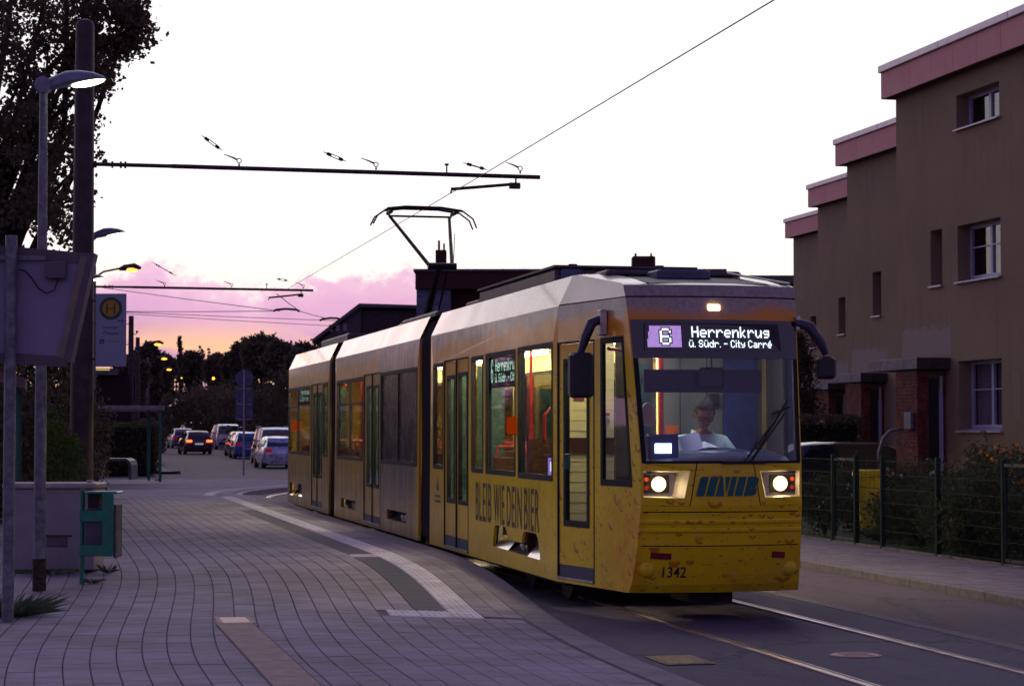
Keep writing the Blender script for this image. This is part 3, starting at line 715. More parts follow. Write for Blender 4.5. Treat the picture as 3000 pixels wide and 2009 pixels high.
# --- tapered cab sides with front door and driver's window
for sgn in (-1, 1):
    edge = [(0, .28)] + [(y + .0, z) for z, y in YF if z <= 3.09] + [(0, 3.085)]
    hd = rect(-.86, -.02, .31, 2.70); hwn = [(-1.02, 1.29), (-1.68, 1.29), (-1.50, 2.71), (-1.02, 2.71)]
    q = MB(); q.plate(edge, [hd, hwn], sideP(sgn), fn2=sideP(sgn, .03)); fixn(q.build('cab_side', M_liv, tram))
    q = MB(); q.plate([(y_ * .97 + .0, z_) for y_, z_ in edge], [hd, hwn] if sgn < 0 else [hwn], sideP(sgn, .036)); q.build('cab_lining', M_cabdark, tram)
    q = MB(); f = sideP(sgn)
    zt = lambda y: 3.40 if y > -.12 else 3.40 + (y + .12) * .137
    ys = [0, -.12, -.5, -1.0, -1.5]
    for a, c in zip(ys, ys[1:]):
        q.add([f((a, 3.10)), f((c, 3.10)), f((c, zt(c))), f((a, zt(a)))], [(0, 1, 2, 3)])
        q.add([f((a, zt(a))), f((c, zt(c))), (sgn * .6, c, zt(c) + .02), (sgn * .6, a, zt(a) + .02)], [(0, 1, 2, 3)])
    q.build('roof_band', M_roof, tram)
    # driver's window
    f, f2 = sideP(sgn, -.004), sideP(sgn, .03)
    q = MB(); q.plate([(-1.01, 1.28), (-1.69, 1.28), (-1.505, 2.72), (-1.01, 2.72)], [[(-1.06, 1.34), (-1.63, 1.34), (-1.47, 2.66), (-1.06, 2.66)]], f, fn2=f2)
    o = fixn(q.build('driver_window', M_dark, tram))
    MB().plate([(-1.03, 1.30), (-1.66, 1.30), (-1.485, 2.69), (-1.03, 2.69)], [], sideP(sgn, .012)).build('pane', glass('driver side glass', (.42, .45, .55), .16), o)
    if sgn == 1:
        MB().plate(hd, [], sideP(sgn, .02)).build('blank_door', M_liv, tram)
fd = door(-.86, -.02, .31, 2.70, [(-.71, -.16, .87, 2.52)], name='front_door')
MB().bevbox(-1.13, -1.07, -.24, -.20, 1.42, 1.58, .008).build('door_handle', M_teal, fd)
q = MB(); q.box(-.62, .62, -1.5, 0, 3.32, 3.36)
q = MB(); q.add([(-.62, 0, 3.42), (.62, 0, 3.42), (.62, -1.5, 3.235), (-.62, -1.5, 3.235)], [(0, 1, 2, 3)]); q.build('cab_roof', M_dark_roof, tram)
# top lip over the front
def fstrip(q, z0, z1, x0=-1., x1=1., n=16, d=0., k=1.):
    """patch of the curved front between heights z0 and z1; x0/x1 as fractions of the half width"""
    P_ = [[frontP(d)((a * hw(z), z)) for a in [x0 + (x1 - x0) * i / n for i in range(n + 1)]] for z in (z0, z1)]
    for i in range(n): q.add([P_[0][i], P_[0][i + 1], P_[1][i + 1], P_[1][i]], [(0, 1, 2, 3)])
q = MB(); fstrip(q, 3.10, 3.21); 
P_ = [frontP()((a / 8 * hw(3.21), 3.21)) for a in range(-8, 9)]
for i in range(16): q.add([P_[i], P_[i + 1], (P_[i + 1][0] * .98, P_[i + 1][1] + .12, 3.235), (P_[i][0] * .98, P_[i][1] + .12, 3.235)], [(0, 1, 2, 3)])
q.build('roof_lip', M_roof_f := mat('foam cream lip', (.36, .30, .27), .35, 0, .12, 18, bump=.1, coat=.6), tram, smooth=True, auto=True)
q = MB(); fstrip(q, 3.085, 3.10, d=.004); q.build('lip_seam', M_dark, tram)
q = MB(); fstrip(q, 2.87, 2.97, -1, 1); fstrip(q, 2.97, 3.085, -1, 1); q.build('front_fascia', M_liv, tram, smooth=True)
# display band
q = MB(); fstrip(q, 2.50, 2.87, -.985, .985, d=-.003); q.build('display_band', mat('black display glass', (.010, .012, .028), .12, coat=1., bump=0, spec=.6), tram, smooth=True)
M_pillar = M_liv
q = MB()
for sg in (-1, 1): fstrip(q, 1.51, 2.87, sg * 1., sg * .975, 2)
for z0, z1 in ((1.51, 1.9), (1.9, 2.3), (2.3, 2.5), (2.5, 2.87)): pass
q.build('corner_trim', M_liv, tram)
# windscreen frame and glass
q = MB()
for z0, z1 in ((1.51, 1.9), (1.9, 2.2), (2.2, 2.5)):
    fstrip(q, z0, z1, -.985, -.93, 2, d=-.002); fstrip(q, z0, z1, .93, .985, 2, d=-.002)
fstrip(q, 1.505, 1.53, -.97, .97, d=-.002); q.build('windscreen_frame', M_dark, tram)
q = MB(); fstrip(q, 1.52, 1.8, -.94, .94, 20, d=.006); fstrip(q, 1.8, 2.2, -.94, .94, 20, d=.006); fstrip(q, 2.2, 2.51, -.94, .94, 20, d=.006)
q.build('windscreen', G_ws, tram, smooth=True)
# light panel with three fields
fp = frontP()
def fplate(outer, holes, name, m, parent=None, d=0., thick=.02):
    # subdivide the outline so that it follows the curve
    def dens(l):
        r_ = []
        for i, p in enumerate(l):
            c = l[(i + 1) % len(l)]; n_ = max(1, int(abs(c[0] - p[0]) / .07))
            r_ += [(p[0] + (c[0] - p[0]) * j / n_, p[1] + (c[1] - p[1]) * j / n_) for j in range(n_)]
        return r_
    q = MB(); q.plate(dens(outer), [dens(h) for h in holes], frontP(d), fn2=frontP(d + thick)); return fixn(q.build(name, m, parent or tram))
HLL = [(-.775, 1.19), (-.40, 1.18), (-.345, 1.435), (-.775, 1.432)]; HLR = [(-x_, z_) for x_, z_ in reversed(HLL)]
cut = .006
gridc = MB()
for z0, z1 in ((1.09, 1.3), (1.3, 1.505)):
    n_ = 10
    xs0 = lambda z: -.345 + (z - 1.09) * .17
    P_ = [[frontP()((xs0(z) + (-2 * xs0(z)) * i / n_, z)) for i in range(n_ + 1)] for z in (z0, z1)]
    for i in range(n_): gridc.add([P_[0][i], P_[0][i + 1], P_[1][i + 1], P_[1][i]], [(0, 1, 2, 3)])
gridc.build('logo_panel', M_liv, tram, smooth=True)
fplate([(-hw(1.11), 1.11), (-.352, 1.11), (-.285, 1.505), (-hw(1.5), 1.505)], [HLL], 'light_panel', M_liv, d=.0)
fplate([(.352, 1.11), (hw(1.11), 1.11), (hw(1.5), 1.505), (.285, 1.505)], [HLR], 'light_panel', M_liv, d=.0)
q = MB(); fstrip(q, 1.055, 1.108, d=.0); q.build('belt_panel', M_liv, tram, smooth=True)
fplate([(-.79, 1.06), (.79, 1.06), (.79, 1.51), (-.79, 1.51)], [HLL, HLR], 'panel_backing', M_dark, d=.014, thick=.004)
# ridged middle panel
q = MB(); prof = [(.735, 0), (.85, 0), (.865, -.016), (.885, -.016), (.90, 0), (.93, 0), (.945, -.016), (.965, -.016), (.98, 0), (1.045, 0)]
for (z0, d0), (z1, d1) in zip(prof, prof[1:]):
    n_ = 20
    P_ = []
    for z, d_ in ((z0, d0), (z1, d1)):
        row = []
        for i in range(n_ + 1):
            a = -1 + 2 * i / n_; x, y, zz_ = frontP()((a * hw(z), z)); row.append((x, y + (d_ if abs(a) < .92 else 0), z))
        P_.append(row)
    for i in range(n_): q.add([P_[0][i], P_[0][i + 1], P_[1][i + 1], P_[1][i]], [(0, 1, 2, 3)])
q.build('grille_panel', M_liv, tram, smooth=True, auto=True)
q = MB(); fstrip(q, .72, .74, d=.02); fstrip(q, 1.04, 1.06, d=.02); q.build('panel_gap', M_dark, tram)
# bumper
q = MB()
for z0, z1 in ((.28, .36), (.36, .45), (.45, .58), (.58, .725)): fstrip(q, z0, z1, -1, 1, 20)
P_ = [frontP()((a / 10 * hw(.28), .28)) for a in range(-10, 11)]
for i in range(20): q.add([P_[i], P_[i + 1], (P_[i + 1][0], P_[i + 1][1] + .25, .27), (P_[i][0], P_[i][1] + .25, .27)], [(0, 1, 2, 3)])
q.build('bumper', M_liv, tram, smooth=True, auto=True)
for x_ in (-.70, .70):
    p_ = fp((x_, .51)); MB().ball((p_[0], p_[1] + .03, .51), .085, 18, 12, (1, .8, 1)).build('bumper_buffer', M_liv, tram, smooth=True)
M_refl = mat('red reflector', (.28, .012, .02), .3, coat=1., bump=0)
for x0, x1 in ((-.69, -.50), (.50, .64)):
    q = MB(); q.plate([(x0, .60 if x0 > 0 else .615), (x1, .60), (x1, .66), (x0, .67)], [], frontP(-.006)); fplate([(x0, .61), (x1, .60), (x1, .66), (x0, .67)], [], 'reflector', M_refl, d=-.008)
# headlights: recessed pale housing, plate, dark box, round lens, two small red lamps
M_hous = mat('headlight housing', (.50, .46, .38), .5, bump=.1); M_hplate = mat('headlight plate', (.38, .36, .33), .35, .5, bump=.05)
E_head = emis('headlight lens', (1, .76, .40), 42.); E_glow = emis('headlight glow', (1, .58, .22), 3.2); E_red = emis('small red lamp', (1, .10, .02), .75); E_red2 = emis('small dim red lamp', (1, .06, .02), .35)
for sg, H_ in ((-1, HLL), (1, HLR)):
    dp = .085
    q = MB(); f0 = frontP(.0); yb = -1.80
    cx = sum(p[0] for p in H_) / 4; cz = sum(p[1] for p in H_) / 4
    inn = [(cx + (p[0] - cx) * .9 - sg * -.0, cz + (p[1] - cz) * .88) for p in H_]
    inn = [(x_ if abs(x_) > .5 else x_ + sg * .05, z_) for x_, z_ in inn]
    bk = lambda p: (p[0], yb + .02, p[1])
    for i in range(4):
        j = (i + 1) % 4; q.add([f0(H_[i]), f0(H_[j]), bk(inn[j]), bk(inn[i])], [(0, 1, 2, 3)])
    hl = q.build('headlight', M_hous, tram)
    q = MB(); q.prism(inn, lambda p: (p[0], yb + .022, p[1]), lambda p: (p[0], yb + .03, p[1])); q.build('housing_plate', M_hplate, hl)
    bx = [(sg * .755, 1.225), (sg * .50, 1.225), (sg * .50, 1.395), (sg * .755, 1.395)]
    q = MB(); q.prism(bx, lambda p: (p[0], yb + .008, p[1]), lambda p: (p[0], yb + .021, p[1])); q.build('lamp_box', M_black, hl)
    for z_ in (1.355, 1.275):
        MB().disc((sg * .725, yb + .006, z_), (0, -1, 0), .021, .006, 16).build('marker_lamp', E_red if z_ > 1.3 else E_red2, hl)
    MB().disc((sg * .605, yb + .006, 1.31), (0, -1, 0), .072, .006, 24).build('lens_glow', E_glow, hl)  # added glowing ring stands in for the soft glare round the lens
    MB().disc((sg * .605, yb - .001, 1.31), (0, -1, 0), .060, .008, 24).build('lens', E_head, hl)
    q = MB()
    for bx_, bz_ in ((.775, 1.225), (.775, 1.395), (.45, 1.225), (.45, 1.395)): q.disc((sg * (bx_ - .01), yb + .018, bz_), (0, -1, 0), .006, .006, 8)
    q.build('screw', M_black, hl)
# front lamp over the display
q = MB(); q.bevbox(-.085, .035, fp((0, 2.99))[1] - .012, fp((0, 2.99))[1] + .02, 2.958, 3.018, .006); q.build('top_lamp', emis('top lamp', (1, .62, .28), 9.), tram)

# --- lettering on the body
M_let = mat('brown lettering', (.075, .035, .03), .6, bump=0, var=.3, vs_=3); M_num = mat('blue figures', (.012, .014, .05), .5, bump=0); M_logo = mat('teal emblem', (.0, .125, .12), .5, bump=0, var=.1)
for wd, a, c in (('BLEIB', 4.10, 3.21), ('WIE', 3.06, 2.50), ('DEIN', 2.36, 1.62), ('BIER', 1.49, .79)):
    text_mesh(wd, 'lettering', M_let, tram, lambda u, v: (-1.155, u, v), a, c, .735, 1.19, .0, 1.14)
text_mesh('1342', 'fleet_number', M_num, tram, lambda u, v: frontP(-.006)((u, v)), -.565, -.345, .428, .532, .008)
def poly_logo(pts, q):
    x0, x1, z0, z1, shx = -.295, .30, 1.20, 1.385, .05
    t = geometry.tessellate_polygon([[Vector((p[0], p[1], 0)) for p in pts]])
    q.add([frontP(-.007)((x0 + p[0] * (x1 - x0) + p[1] * shx, z0 + p[1] * (z1 - z0))) for p in pts], [tuple(f) for f in t])
q = MB()
poly_logo([(0, 0), (.13, 0), (.13, .98), (0.02, .98), (0, .9)], q); poly_logo([(.16, 0), (.29, 0), (.29, .98), (.16, .98)], q); poly_logo([(.32, 0), (.46, 0), (.36, .98), (.32, .98)], q)
poly_logo([(.40, .98), (.485, .10), (.485, .98)], q); poly_logo([(.51, .0), (.60, .0), (.60, .98), (.51, .98)], q); poly_logo([(.63, 0), (.76, 0), (.76, .98), (.63, .98)], q)
B_ = [(.79, 0), (.93, 0), (.985, .10), (.985, .36), (.95, .50), (.98, .62), (.98, .86), (.93, .98), (.79, .98)]
q.plate(B_, [[(.87, .36), (.90, .36), (.90, .44), (.87, .44)]], lambda p: frontP(-.007)((-.295 + p[0] * .595 + p[1] * .05, 1.20 + p[1] * .185)))
q.build('company_emblem', M_logo, tram)
# faint brewery line on the narrow panel before the bellows: a small triangular ornament and two worn lines
q = MB(); q.add([(-1.154, 6.72, 1.02), (-1.154, 6.52, 1.02), (-1.154, 6.62, 1.2)], [(0, 1, 2)])
for z_ in (.93, .86): q.box(-1.155, -1.154, 6.42, 6.82, z_, z_ + .03)
q.build('worn_emblem', mat('worn print', (.10, .08, .07), .6, var=.4), tram)

# --- LED destination displays (dot matrix, each lit dot is a small square)
GL = {'H': '10001 10001 10001 11111 10001 10001 10001', 'e': '00000 00000 01110 10001 11111 10000 01110', 'r': '00000 00000 10110 11001 10000 10000 10000', 'n': '00000 00000 10110 11001 10001 10001 10001',
      'k': '10000 10000 10010 10100 11000 10100 10010', 'u': '00000 00000 10001 10001 10001 10011 01101', 'g': '00000 00000 01111 10001 01111 00001 01110', 'ü': '01010 00000 10001 10001 10001 10011 01101',
      'S': '01110 10001 10000 01110 00001 10001 01110', 'd': '00001 00001 01101 10011 10001 10001 01111', '.': '0 0 0 0 0 0 1', '-': '0000 0000 0000 1111 0000 0000 0000', 'C': '01110 10001 10000 10000 10000 10001 01110',
      'i': '1 0 1 1 1 1 1', 't': '010 010 111 010 010 010 011', 'y': '00000 00000 10001 10001 01111 00001 01110', 'a': '00000 00000 01110 00001 01111 10001 01111', 'é': '00010 00100 01110 10001 11111 10000 01110',
      '6': '01110 10001 10000 11110 10001 10001 01110', ' ': '00 00 00 00 00 00 00'}
def bitmap(txt, bold=False):
    rows_ = [''] * 7
    for ch in txt:
        g = GL[ch].split()
        for i in range(7): rows_[i] += g[i] + '0'
    pts = [(x_, 6 - i) for i in range(7) for x_, c in enumerate(rows_[i]) if c == '1']
    return pts, len(rows_[0]) - 1
def led(txt, u0, u1, v0, v1, fn, name, m, parent, dot=.86, rep=1):
    pts, w = bitmap(txt); q = MB(); du, dv = (u1 - u0) / (w * rep), (v1 - v0) / (7 * rep)
    seen_ = set()
    for x_, y_ in pts:
        for i in range(rep):
            for j in range(rep): seen_.add((x_ * rep + i, y_ * rep + j))
    for x_, y_ in seen_:
        a, c = u0 + (x_ + .5) * du, v0 + (y_ + .5) * dv
        q.quad(fn(a - du * dot / 2, c - dv * dot / 2), fn(a + du * dot / 2, c - dv * dot / 2), fn(a + du * dot / 2, c + dv * dot / 2), fn(a - du * dot / 2, c + dv * dot / 2))
    o = q.build(name, m, parent); o['kind'] = 'stuff'; return o
ff = lambda u, v: frontP(-.012)((u, v))
dd = MB(); dd.add([ff(-.715, 2.59), ff(-.72, 2.83), ff(-.40, 2.835), ff(0, 2.84), ff(.40, 2.835), ff(.63, 2.82), ff(.66, 2.58), ff(.4, 2.565), ff(0, 2.56), ff(-.4, 2.57)], [tuple(range(10))])
disp = fplate([(-.72, 2.575), (.65, 2.575), (.63, 2.835), (-.71, 2.835)], [], 'destination_display', mat('led board', (.006, .008, .016), .5, bump=0), d=-.006, thick=.004)
E_white = emis('led white', (.80, .93, 1.), 1.9); E_pur = emis('led violet', (.60, .36, .95), 1.05); E_gw = emis('led greenish white', (.62, 1., .80), 1.8)
led('Herrenkrug', -.265, .525, 2.70, 2.805, ff, 'led_text', E_white, disp, .95, 2)
led('ü. Südr. - City Carré', -.295, .545, 2.605, 2.675, ff, 'led_text', E_white, disp, .95)
# violet number field with the 6 left out and drawn in white
pts, w = bitmap('6'); six = {(x_, y_) for x_, y_ in pts}
q = MB(); q6 = MB(); qn = MB(); nx, ny = 30, 18; U0, U1, V0, V1 = -.685, -.365, 2.605, 2.81
for i in range(nx):
    for j in range(ny):
        gx, gy = (i - 11) // 2, (j - 2) // 2
        a, c = U0 + (i + .5) * (U1 - U0) / nx, V0 + (j + .5) * (V1 - V0) / ny
        du, dv = (U1 - U0) / nx * .40, (V1 - V0) / ny * .40
        if (i == 0 and j > 6) or (i == 1 and j > 12): continue
        is6 = (gx, gy) in six and i >= 11; near6 = any(((i + p - 11) // 2, (j + r_ - 2) // 2) in six and i + p >= 11 for p in (-1, 0, 1) for r_ in (-1, 0, 1))
        t = q6 if is6 else (None if near6 else q)
        if t is not None: t.quad(ff(a - du, c - dv), ff(a + du, c - dv), ff(a + du, c + dv), ff(a - du, c + dv))
for o in (q.build('led_field', E_pur, disp), q6.build('led_number', E_white, disp)): o['kind'] = 'stuff'
# side displays
for (y0, y1, z0, z1) in ((3.34, 1.99, 2.37, 2.64), (22.05, 20.65, 2.38, 2.63)):
    bx = MB().box(-1.125, -1.07, min(y0, y1) - .02, max(y0, y1) + .02, z0 - .06, z1 + .05).build('side_display', MATS['led board'], tram)
    fs = lambda u, v: (-1.127, u, v)
    led('6', y0 - .0, y0 - .11, z0, z1, fs, 'led_text', E_gw, bx, .9, 2)
    led('Herrenkrug', y0 - .24, y1, z0 + .125, z1 - .005, fs, 'led_text', E_gw, bx, .95, 2)
    led('ü. Südr. - City', y0 - .22, y1, z0 + .0, z0 + .10, fs, 'led_text', E_gw, bx, .95)
sdp = MB().box(-1.125, -1.09, .24, .56, 1.32, 1.55).build('line_number_display', MATS['led board'], tram)
q = MB()
for i in range(9):
    for j in range(16):
        if 3 <= i <= 5 and 3 < j < 13: continue
        a, c = .27 + i * .025, 1.345 + j * .0118; q.box(-1.127, -1.126, a, a + .02, c, c + .008)
q.build('led_field', emis('led violet side', (.5, .25, 1.), 1.6), sdp)['kind'] = 'stuff'
MB().box(-1.128, -1.127, .345, .40, 1.39, 1.49).build('led_number', E_white, sdp)
# orange side marker lamps
M_orl = emis('orange marker', (1, .10, .008), .20)
for yc, zc in ((2.0, 1.87), (22.5, 1.885)):
    q = MB(); q.bevbox(-1.215, -1.145, yc - .13 if yc < 5 else yc - .25, yc + .13 if yc < 5 else yc + .25, zc - .10, zc + .10, .02); q.build('marker_light', M_orl, tram)

# --- mirrors
def mirror(base, pts, box_, nm):
    q = MB(); q.tube(pts, [.045, .055, .05, .035], 10); o = q.build(nm, mat('mirror arm', (.028, .026, .06), .35, coat=.3, bump=.05), tram, smooth=True, auto=True)
    MB().bevbox(*box_, .03).build('mirror_housing', M_mirror, o)
    MB().bevbox(*base, .008).build('mirror_base', M_alu, o); return o
mirror((-1.0, -.93, -1.16, -1.02, 2.74, 2.99), [(-.98, -1.09, 2.90), (-1.08, -1.12, 2.86), (-1.14, -1.12, 2.72), (-1.19, -1.10, 2.56)], (-1.30, -1.06, -1.17, -1.02, 2.13, 2.57), 'mirror')
mirror((.83, .87, -1.66, -1.5, 2.78, 2.92), [(.83, -1.62, 2.86), (.96, -1.66, 2.82), (1.07, -1.68, 2.66), (1.12, -1.68, 2.55)], (1.02, 1.215, -1.74, -1.62, 2.31, 2.53), 'mirror')
# --- wipers
for a0, a1 in (((.17, 1.52), (.60, 2.00)), ((.24, 1.52), (.64, 1.99))):
    A_, B_2 = frontP(-.03)(a0), frontP(-.035)(a1)
    MB().tube([A_, B_2], .010, 6).build('wiper', M_black, tram)
q = MB(); q.tube([frontP(-.035)((.26, 1.55)), frontP(-.045)((.66, 2.10))], .012, 6); q.tube([frontP(-.02)((.5, 1.97)), frontP(-.035)((.69, 2.04))], .014, 6); q.build('wiper', M_black, tram)
q = MB(); q.tube([frontP(-.02)((-.05, 1.515)), frontP(-.02)((.18, 1.515)), frontP(-.02)((.40, 1.515))], .016, 6); q.build('wiper_base', M_black, tram)

# --- roof equipment
M_eq = mat('roof equipment', (.085, .07, .085), .5, .3, bump=.1); M_eqb = mat('bluish unit', (.10, .11, .20), .5, bump=.1)
q = MB(); q.bevbox(-.80, .80, 1.5, 5.6, 3.43, 3.60, .03); o = q.build('roof_unit', M_eq, tram)
q = MB(); q.box(-.82, .82, 1.46, 5.64, 3.60, 3.625); q.build('lid', M_dark_roof, o)
MB().bevbox(-.74, -.5, 1.44, 1.5, 3.47, 3.58, .01).build('service_plate', M_eqb, o)
q = MB(); q.bevbox(-.72, .72, -.35, .9, 3.38, 3.445, .02); o = q.build('roof_unit', M_eq, tram)
q = MB(); q.bevbox(-.30, .26, -.75, -.2, 3.32, 3.425, .02); q.build('cooler', M_eqb, o)
q = MB(); q.bevbox(-.7, .7, 6.1, 7.0, 3.43, 3.53, .02); q.build('roof_unit', M_eq, tram)
q = MB(); q.bevbox(-.7, .7, 18.2, 22, 3.43, 3.62, .03); q.build('roof_unit', M_eq, tram)
q = MB(); q.bevbox(-.7, .7, 9.2, 12.2, 3.43, 3.55, .03); q.build('roof_unit', M_eq, tram)
for x_, y_, h_ in ((-.55, 1.7, .03), (.45, 1.7, .03)): MB().disc((x_, y_, 3.625), (0, 0, 1), .05, h_, 10).build('lid_knob', M_eq, tram)
# roof gutter line visible at the far front corner
q = MB(); q.tube([(.55, -.4, 3.42), (.86, -1.4, 3.25)], .012, 6); q.build('roof_rail', M_alu, tram)

# --- pantograph
M_pan = mat('pantograph steel', (.035, .028, .035), .45, .6, bump=.1)
yh, yk, yb_ = 14.0, 12.6, 14.1
pg = MB().bevbox(-.35, .35, 13.5, 14.6, 3.46, 3.62, .03).build('pantograph', M_pan, tram)
def pt_(name, pts, r, n=8): return MB().tube(pts, r, n).build(name, M_pan, pg)
zk, zh = 4.46, 5.40
pt_('lower_arm', [(0.02, 14.1, 3.6), (0.0, yk, zk)], [.07, .055]); pt_('lower_rod', [(.16, 13.9, 3.55), (.14, yk + .06, zk - .08)], .018)
pt_('knee', [(-.20, yk, zk), (.27, yk, zk)], .055)
pt_('upper_arm', [(-.17, yk, zk), (-.60, yh, zh)], [.032, .026]); pt_('upper_arm', [(.20, yk, zk), (.42, yh, zh)], [.032, .026])
pt_('cross_tube', [(-.60, yh, zh), (.46, yh, zh)], .018)
for dy in (-.16, .16):
    pt_('contact_strip', [(-.66, yh + dy, 5.51), (-.35, yh + dy, 5.545), (.25, yh + dy, 5.54), (.62, yh + dy, 5.49)], .022)
    pt_('horn', [(-.66, yh + dy, 5.51), (-.83, yh + dy, 5.39), (-.90, yh + dy, 5.25)], .014); pt_('horn', [(.62, yh + dy, 5.49), (.80, yh + dy, 5.36), (.86, yh + dy, 5.21)], .014)
for x_ in (-.60, .50): pt_('spring_box', [(x_, yh - .18, 5.46), (x_, yh + .18, 5.46)], .035)
pt_('antenna', [(.30, 13.2, 3.6), (.36, 13.2, 5.05)], .006, 5); 
M_pin = M_pan

# --- inside
for y0, y1 in ((.3, 6.9), (8.4, 16.3), (17.6, 23.6)):
    for x_ in (-.72, .72):
        y = y0
        while y < y1 - .5:
            MB().box(x_ - .07, x_ + .07, y, min(y + 1.9, y1), 2.90, 2.945).build('ceiling_lamp', E_tube, tram); y += 2.1
def seat(x, y, face):
    o = MB().bevbox(x - .22, x + .22, y - .21, y + .21, .80, .88, .03).build('seat', M_brown, tram)
    MB().bevbox(x - .22, x + .22, y + face * .19 - .03, y + face * .19 + .03, .88, 1.50, .02).build('backrest', M_brown, o)
    MB().box(x - .18, x + .18, y - .15, y + .15, .40, .80).build('seat_base', M_cabgrey, o)
    MB().tube([(x - .2, y + face * .21, 1.48), (x - .16, y + face * .21, 1.62), (x + .16, y + face * .21, 1.62), (x + .2, y + face * .21, 1.48)], .016, 6).build('grab_handle', M_red, o)
for y in (.9, 1.9, 2.7, 3.9, 6.6, 8.6, 9.5, 10.4, 13.6, 14.6, 15.5, 17.9, 20.6, 21.5, 22.6):
    for x in (-.80, .80):
        if not (x < 0 and (4.5 < y < 6.3 or 11.3 < y < 13.3 or 18.2 < y < 20)): seat(x, y, 1 if y % 1 < .7 else -1)
for x, y in ((-.55, 1.55), (-.42, 3.15), (-.62, 3.45), (.5, 2.6), (-.5, 4.4), (-.5, 6.35), (.3, 5.5), (-.45, 13.4), (-.45, 11.2), (.4, 14), (-.45, 20.2), (-.45, 18.1), (.4, 21)):
    MB().tube([(x, y, .4), (x, y, 2.95)], .018, 8).build('grab_pole', M_red, tram)
for y0, y1 in ((4.45, 4.50), (6.22, 6.28), (11.3, 11.36), (13.2, 13.26), (18.2, 18.26), (20., 20.06)):
    MB().box(-1.06, -.72, y0, y1, .4, 2.6).build('door_screen', M_teal, tram)
MB().box(-1.08, .1, 1.62, 1.67, .4, 1.72).build('low_partition', M_brown, tram)
MB().tube([(-.9, 1.6, 1.72), (-.9, 1.6, 1.98), (-.82, 1.6, 2.06), (-.6, 1.6, 2.06)], .02, 8).build('grab_handle', M_red, tram)
# cab: rear wall with cream part behind the front door, grey part behind the driver
cp = MB().box(-1.09, -.52, .10, .13, .40, 2.95).build('cab_wall_cream', M_cream, tram)
for i in range(22): MB().box(-1.09, -.52, .096, .0995, .55 + i * .105, .553 + i * .105).build('groove', mat('cream groove', (.42, .34, .14), .7, bump=0), cp)
MB().box(-1.09, -.52, .08, .097, 1.58, 1.74).build('dark_band', M_brown, cp)
MB().tube([(-.74, .06, 1.72), (-.74, .06, 1.92), (-.70, .06, 1.98), (-.58, .06, 1.98)], .018, 8).build('grab_handle', M_red, cp)
MB().disc((-.80, .095, 2.40), (0, -1, 0), .10, .004, 20).build('round_sticker', mat('grey sticker', (.25, .35, .35), .5, bump=0), cp)
MB().disc((-.79, .09, 2.26), (0, -1, 0), .045, .004, 16).build('no_entry_sticker', mat('red sticker', (.6, .05, .04), .5, bump=0), cp)
MB().box(-.95, -.84, .09, .096, 2.12, 2.2).build('purple_sticker', mat('purple sticker', (.18, .03, .08), .5, bump=0), cp)
MB().box(-.83, -.69, .09, .096, 2.04, 2.16).build('yellow_notice', mat('yellow notice', (.7, .6, .25), .5, bump=0), cp)
sc_w = MB().box(-.50, -.10, .10, .13, .40, 2.95).build('cab_door', mat('bronze cab door', (.06, .045, .035), .45, bump=0), tram)
MB().box(-.34, -.14, .092, .0995, 1.3, 2.5).build('door_pane', mat('teal tinted pane', (.01, .045, .06), .3, bump=0), sc_w)
MB().box(-.28, -.24, .086, .0915, 2.2, 2.3).build('yellow_sticker', MATS['yellow notice'], sc_w)
cw = MB().box(-.01, 1.09, .10, .13, .40, 2.95).build('cab_wall', M_cabgrey, tram)
for x_ in (.19, .48): MB().box(x_, x_ + .006, .094, .0995, .8, 2.9).build('seam', M_dark, cw)
MB().box(.48, .62, .094, .0995, 2.04, 2.046).build('seam', M_dark, cw)
MB().box(.03, .17, .085, .099, 1.66, 1.87).build('orange_notice', mat('orange notice', (.75, .13, .02), .6, bump=0), cw)
MB().bevbox(.50, .60, .02, .09, 2.08, 2.2, .01).build('radio', M_black, cw)
MB().tube([(-.06, -.05, .4), (-.06, -.05, 2.9)], .028, 10).build('grab_pole', M_red, tram)
MB().tube([(-.85, -.9, 2.62), (-.45, -.3, 2.62)], .018, 8).build('grab_rail', M_red, tram)
# added panel, its blue stands in for reflected sky; then the sun visor
M_blue = mat('cab blue', (.018, .035, .16), .6, bump=.1); M_bluedash = mat('blue grey dashboard', (.055, .065, .17), .35, coat=.3, bump=.05)
MB().box(.62, .98, -.05, -.02, 1.2, 2.8).build('reflection_panel', M_blue, tram)
MB().box(-.66, .52, -1.50, -1.47, 2.18, 2.40).build('sun_visor', mat('visor', (.012, .018, .07), .4, bump=0), tram)
im = MB().bevbox(-.14, .13, -1.56, -1.52, 2.22, 2.42, .03).build('cab_mirror', mat('cab mirror', (.02, .02, .06), .3, bump=0), tram)
MB().tube([(-.0, -1.54, 2.42), (-.0, -1.54, 2.52)], .012, 6).build('mirror_stem', M_black, im)
q = MB()
prof = [(-1.86, 1.44), (-1.80, 1.52), (-1.55, 1.60), (-1.30, 1.62), (-1.22, 1.58), (-1.2, 1.1)]
for (a, z0), (c, z1) in zip(prof, prof[1:]): q.add([(-.74, a, z0 - .03), (-.3, a, z0), (.3, a, z0), (.74, a, z0 - .03), (-.74, c, z1 - .03), (-.3, c, z1), (.3, c, z1), (.74, c, z1 - .03)], [(0, 1, 5, 4), (1, 2, 6, 5), (2, 3, 7, 6)])
q.build('dashboard', M_bluedash, tram, smooth=True)
MB().ball((-.0 + .12, -1.33, 1.56), .30, 20, 10, (1.5, .55, .30)).build('instrument_hood', M_bluedash, tram, smooth=True)
MB().ball((.52, -1.4, 1.55), .15, 16, 8, (1.5, .7, .55)).build('side_console', M_bluedash, tram, smooth=True)
tk = MB().bevbox(-.66, -.36, -1.66, -1.5, 1.50, 1.78, .02).build('ticket_terminal', M_blue, tram)
